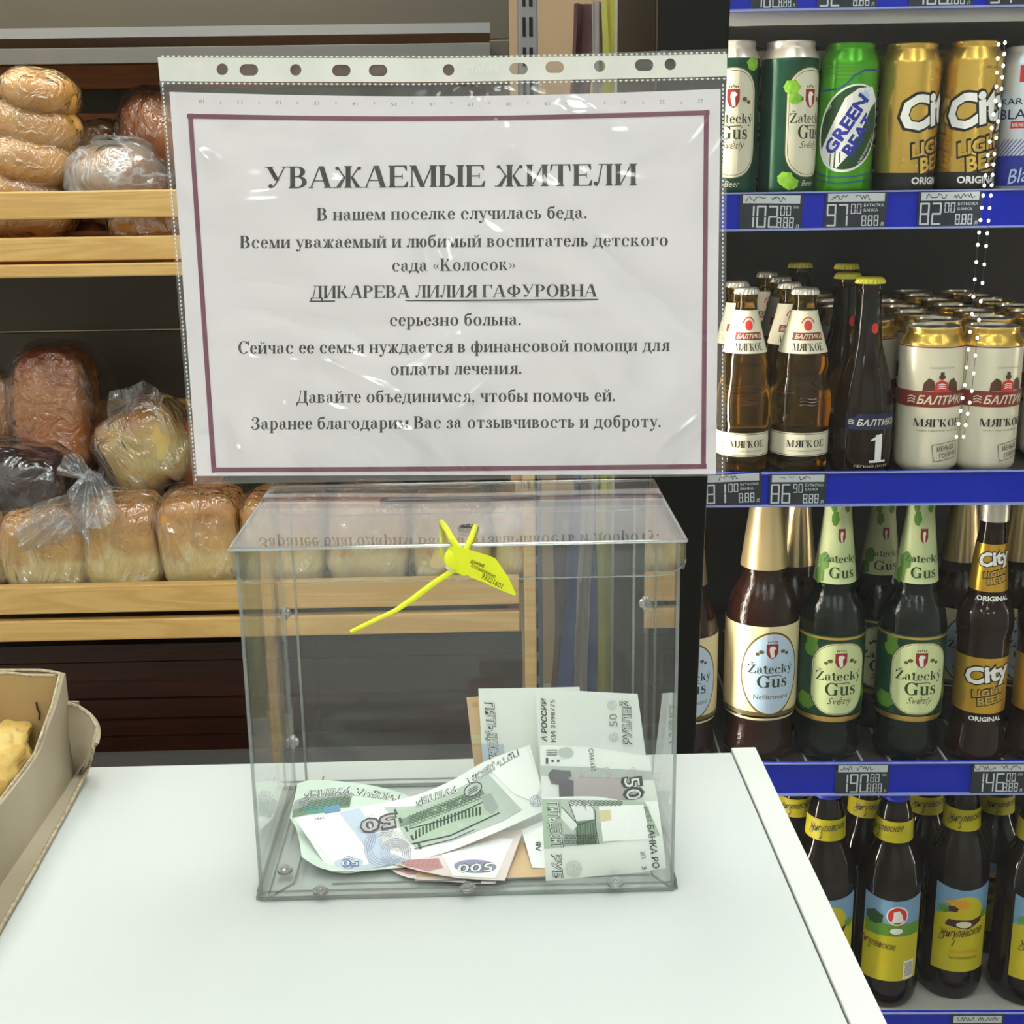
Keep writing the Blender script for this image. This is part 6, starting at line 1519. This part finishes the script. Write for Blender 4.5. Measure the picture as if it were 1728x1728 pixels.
nd(A1, b_, 'emblem', Sh().ell(588, -1456, 25, 9, 26, rot=.06), 'n_bluepale', .0002); nd(A1, b_, 'lettering', along('50', 606, 1450, 575, 1452, 11, .09, 0), 'n_blue', .0003); nd(A1, b_, 'lettering', along('50', 605, 1451, 576, 1452.5, 9, .0, 0), 'n_white', .0004); nd(A1, b_, 'emblem', arcs(588, 1456, 11, 2, 3), 'n_blue', .0002)
nd(A1, b_, 'lettering', along('1997', 546, 1378, 530, 1380, 4, .02, 0), 'n_line', .0002)
nd(A1, b_, 'emblem', arcs(904, 1352, 10, 3, 3), 'n_blue', .0002)
# folded stack on the right
H1 = Patch([(912, 1258, .036), (1000, 1262, .034), (1095, 1277, .032)], [(914, 1356, .026), (1000, 1354, .026), (1112, 1358, .026)])
b_ = banknote('banknote', 'upper folded fifty note at the right with a dark statue head and mauve band', 'note', [H1])
nd(H1, b_, 'print', q_((913, 1292), (1000, 1295), (1100, 1302), (1106, 1316), (913, 1308)), 'n_greypale', .0001); nd(H1, b_, 'print', q_((962, 1312), (1060, 1314), (1070, 1350), (962, 1348)), 'n_mauve', .0001)
sc_ = Sh()
for x in (978, 1024, 1069):
    for k in range(3): sc_.stroke([(x - 22 + k * 5, -(1313 - k)), (x, -(1294 + k * 4)), (x + 22 - k * 5, -(1313 - k))], .8)
    sc_.poly([(x, -1300), (x, -1316), (x + 9, -1308)])
nd(H1, b_, 'print', sc_, 'n_mauve', .0002)
nd(H1, b_, 'engraving', q_((925, 1306), (932, 1298), (950, 1300), (962, 1300), (965, 1310), (956, 1313), (968, 1318), (968, 1352), (944, 1352), (943, 1324), (930, 1322)), 'n_fig', .0003)
nd(H1, b_, 'lettering', along('СИ41650', 993, 1264, 998, 1302, 8, 0, 0), 'n_line', .0002)
nd(H1, b_, 'lettering', along('50', 1050, 1312, 1056, 1352, 32, .07, 0), 'n_line', .0003, sy=8); nd(H1, b_, 'lettering', along('50', 1053, 1314, 1058, 1351, 27, .0, 0), 'n_white', .0004, sy=8)
nd(H1, b_, 'print', q_((921, 1279), (925, 1279), (925, 1289), (921, 1289)).ell(932.5, -1284, 2.4, 2.4, 10).ell(942, -1284, 2.4, 2.4, 10), 'n_line', .0002); nd(H1, b_, 'print', Sh().ell(955, -1270, 13, 9, 20), 'n_greypale', .0002)
nd(H1, b_, 'print', squiggle(922, 1266, 940, 1266, 1.0, 5, 1, 3, 4), 'n_line', .0002)
H2 = Patch([(913, 1346, .020), (1000, 1344, .017), (1060, 1352, .016), (1110, 1352, .020)], [(921, 1487, .0045), (1000, 1479, .0048), (1060, 1474, .0055), (1124, 1465, .0085)], -.003)
b_ = banknote('banknote', 'lower folded fifty note at the front right with lettering down both sides', 'note', [H2])
nd(H2, b_, 'print', q_((914, 1348), (1088, 1352), (1114, 1410), (1012, 1424), (917, 1432)), 'n_greenpale', .00008); nd(H2, b_, 'print', q_((1010, 1360), (1086, 1358), (1098, 1416), (1018, 1420)), 'note_white', .00015); nd(H2, b_, 'print', q_((1008, 1368), (1030, 1366), (1032, 1384), (1010, 1388)), 'n_yellow', .0002)
nd(H2, b_, 'print', q_((948, 1350), (1006, 1350), (1012, 1380), (1008, 1424), (952, 1426)), 'n_greypale', .0002)
g2 = Sh(); g2.poly([(948, -1362), (976, -1392), (966, -1402), (946, -1380)]).poly([(960, -1354), (972, -1386), (1002, -1382), (1000, -1352), (988, -1350), (990, -1370), (978, -1352)])
nd(H2, b_, 'engraving', q_((970, 1386), (1004, 1384), (1006, 1424), (974, 1426)), 'n_green', .0003)
nd(H2, b_, 'engraving', g2, 'n_white', .0004)
lg = Sh(); [lg.stroke([(974 + i * 4.4, -1388), (976 + i * 4.4, -1424)], 1.0) for i in range(8)]; lg.add(squiggle(952, 1410, 1006, 1410, 1.8, 12, 1.1, 4, 4.4)); lg.stroke([(948, -1362), (976, -1392), (1004, -1383)], 1.4); lg.stroke([(960, -1354), (972, -1386)], 1.4); lg.stroke([(992, -1352), (1004, -1368), (1006, -1400), (1010, -1424)], 1.2); lg.add(squiggle(962, 1352, 1050, 1352, 1.4, 12, 1.0, 3, 3.2))
nd(H2, b_, 'engraving', lg, 'n_greendark', .0005)
outlined(H2, b_, 'ПЯТЬДЕСЯТ', 924, 1354, 932, 1432, 18); outlined(H2, b_, 'РУБ', 930, 1440, 934, 1484, 16)
nd(H2, b_, 'lettering', along('БИЛЕТ', 1086, 1362, 1092, 1388, 8, .0, .1), 'n_line', .0003); nd(H2, b_, 'lettering', along('БАНКА РО', 1092, 1392, 1102, 1466, 11, .02, .1), 'n_line', .0003)
nd(H2, b_, 'lettering', along('ИП', 1080, 1438, 1082, 1449, 8, .0, 0), 'n_line', .0003); nd(H2, b_, 'lettering', along('31', 1083, 1462, 1084, 1474, 8, .0, 0), 'n_line', .0003)
nd(H2, b_, 'emblem', arcs(968, 1466, 14, 5, 2.8), 'n_greypale', .0002)

# ================================================================== CARTON WITH PASTRY
cb = empty('cardboard_carton', (-.20, .05, 0), label='open corrugated cardboard carton at the left edge of the counter', cat='carton')
co = cb.location.copy()
XW = -.1435
def sheet(name, fn_, mat, nu=16, nv=8, th=.0028, parent=cb):
    mb = MB().grid(lambda u, v: fn_(u, v) - co, nu, nv)
    o = mb.build(name, M[mat], parent, smooth=True, solid=th); 
    o.data.materials.append(M['carton_edge']); 
    # rim faces (the short ones closing the thickness) show the torn edge
    nfc = nu * nv
    for i, p in enumerate(o.data.polygons):
        if p.area < 1e-4 * 0 + (.0035 * .02): 
            pass
    return o
YBK = .1455
rimb = [(-60, 1136), (0, 1135), (60, 1136), (92, 1140)]
def backf(u, v):
    T_ = ony(-230 + (92 + 230) * u, 1136 + (4 * u if u > .8 else 0), YBK); Bm = Vector((T_.x if u < 1 else XW, YBK, .001)); return Bm.lerp(T_, v)
sheet('back_wall', backf, 'carton')
rim = [onx(96, 1142, XW + .001), onx(88, 1190, XW - .0005), onx(76, 1222, XW - .002), onx(58, 1272, XW - .004), onx(0, 1350, XW - .003), onx(-90, 1460, XW - .002), onx(-200, 1640, XW)]
rim[0].y = YBK
def sidef(u, v):
    T_ = spline_at(rim, u); Bm = Vector((XW + .001, T_.y, .001)); return Bm.lerp(T_, v)
sheet('side_wall', sidef, 'carton_out', 30, 8)
def outerf(u, v):
    T_ = ony(-230 + 338 * u, 1131 + (8 * max(0, u - .9) * 10), YBK + .005); Bm = Vector((T_.x, YBK + .005, .001)); return Bm.lerp(T_, v)
sheet('outer_wall', outerf, 'carton_out')
flo = [ony(110, 1186, .1455), ony(132, 1192, .144), ony(153, 1207, .141), ony(164, 1228, .136), ony(158, 1262, .122), onz(150, 1294, .006), onz(110, 1372, .003), onz(60, 1462, .003), onz(0, 1566, .003), onz(-60, 1680, .003), onz(-90, 1760, .003)]
fli = [ony(108, 1190, .1450), ony(112, 1215, .143), ony(116, 1240, .141), ony(120, 1270, .139), onz(124, 1308, .003)] + [Vector((XW + .001, .1455 - .05 * k, .002)) for k in (.4, 1, 2, 3.2, 4.5, 5.4)]
sheet('side_flap', lambda u, v: spline_at(fli, u).lerp(spline_at(flo, u), v), 'carton_out', 40, 6, .0025)
ridge = MB().tube([p - co for p in flo], .0011, 6); ridge.build('flap_edge', M['carton_edge'], cb, smooth=True)
MB().tube([p - co for p in rim], .0009, 6).build('rim_edge', M['carton_edge'], cb, smooth=True)
MB().tube([backf(i / 14, 1) - co for i in range(15)], .0009, 6).build('rim_edge', M['carton_edge'], cb, smooth=True)
MB().tube([outerf(i / 14, 1) - co for i in range(15)] + [ony(112, 1192, YBK + .005) - co], .0009, 6).build('rim_edge', M['carton_edge'], cb, smooth=True)
sheet('end_flap', lambda u, v: ony(104 + 28 * u, 1200 - (16 - 1 * u) * v, YBK + .008), 'carton_out', 4, 2, .002)
MB().box(-.46 - co.x, -.30, .0005, XW - co.x - .003, YBK - co.y - .001, .003).build('carton_floor', M['carton'], cb)
MB().tube([ony(61, 1185, YBK - .0015) - co, ony(63, 1195, YBK - .0015) - co, ony(67, 1203, YBK - .0015) - co, ony(66, 1214, YBK - .0015) - co], .0006, 5).build('torn_mark', M['carton_mark'], cb)
for i, (px, py, y, w2, h2, lb) in enumerate([(14, 1252, .122, 58, 24, 'small twisted end of golden pastry at the back of the carton'), (-42, 1306, .088, 232, 104, 'large golden floury pastry nearest the carton corner'), (-125, 1410, .03, 250, 160, 'golden pastry in front of the large one, cut by the left edge of the picture')]):
    P = ony(px, py, y); a, b = px_size(w2, y, px, py) / 2, px_size(h2, y, px, py) / 2
    if i: P.x = XW - .007 - a
    t_ = empty('pastry', P, label=lb, cat='pastry', group='pastries in the carton')
    blobo('crust', M['pastry'], t_, (0, 0, 0), (a, .022 + .014 * (i > 0), b), ex=.5, amp=.0055, nscale=70, seed=40 + i, sub=5)
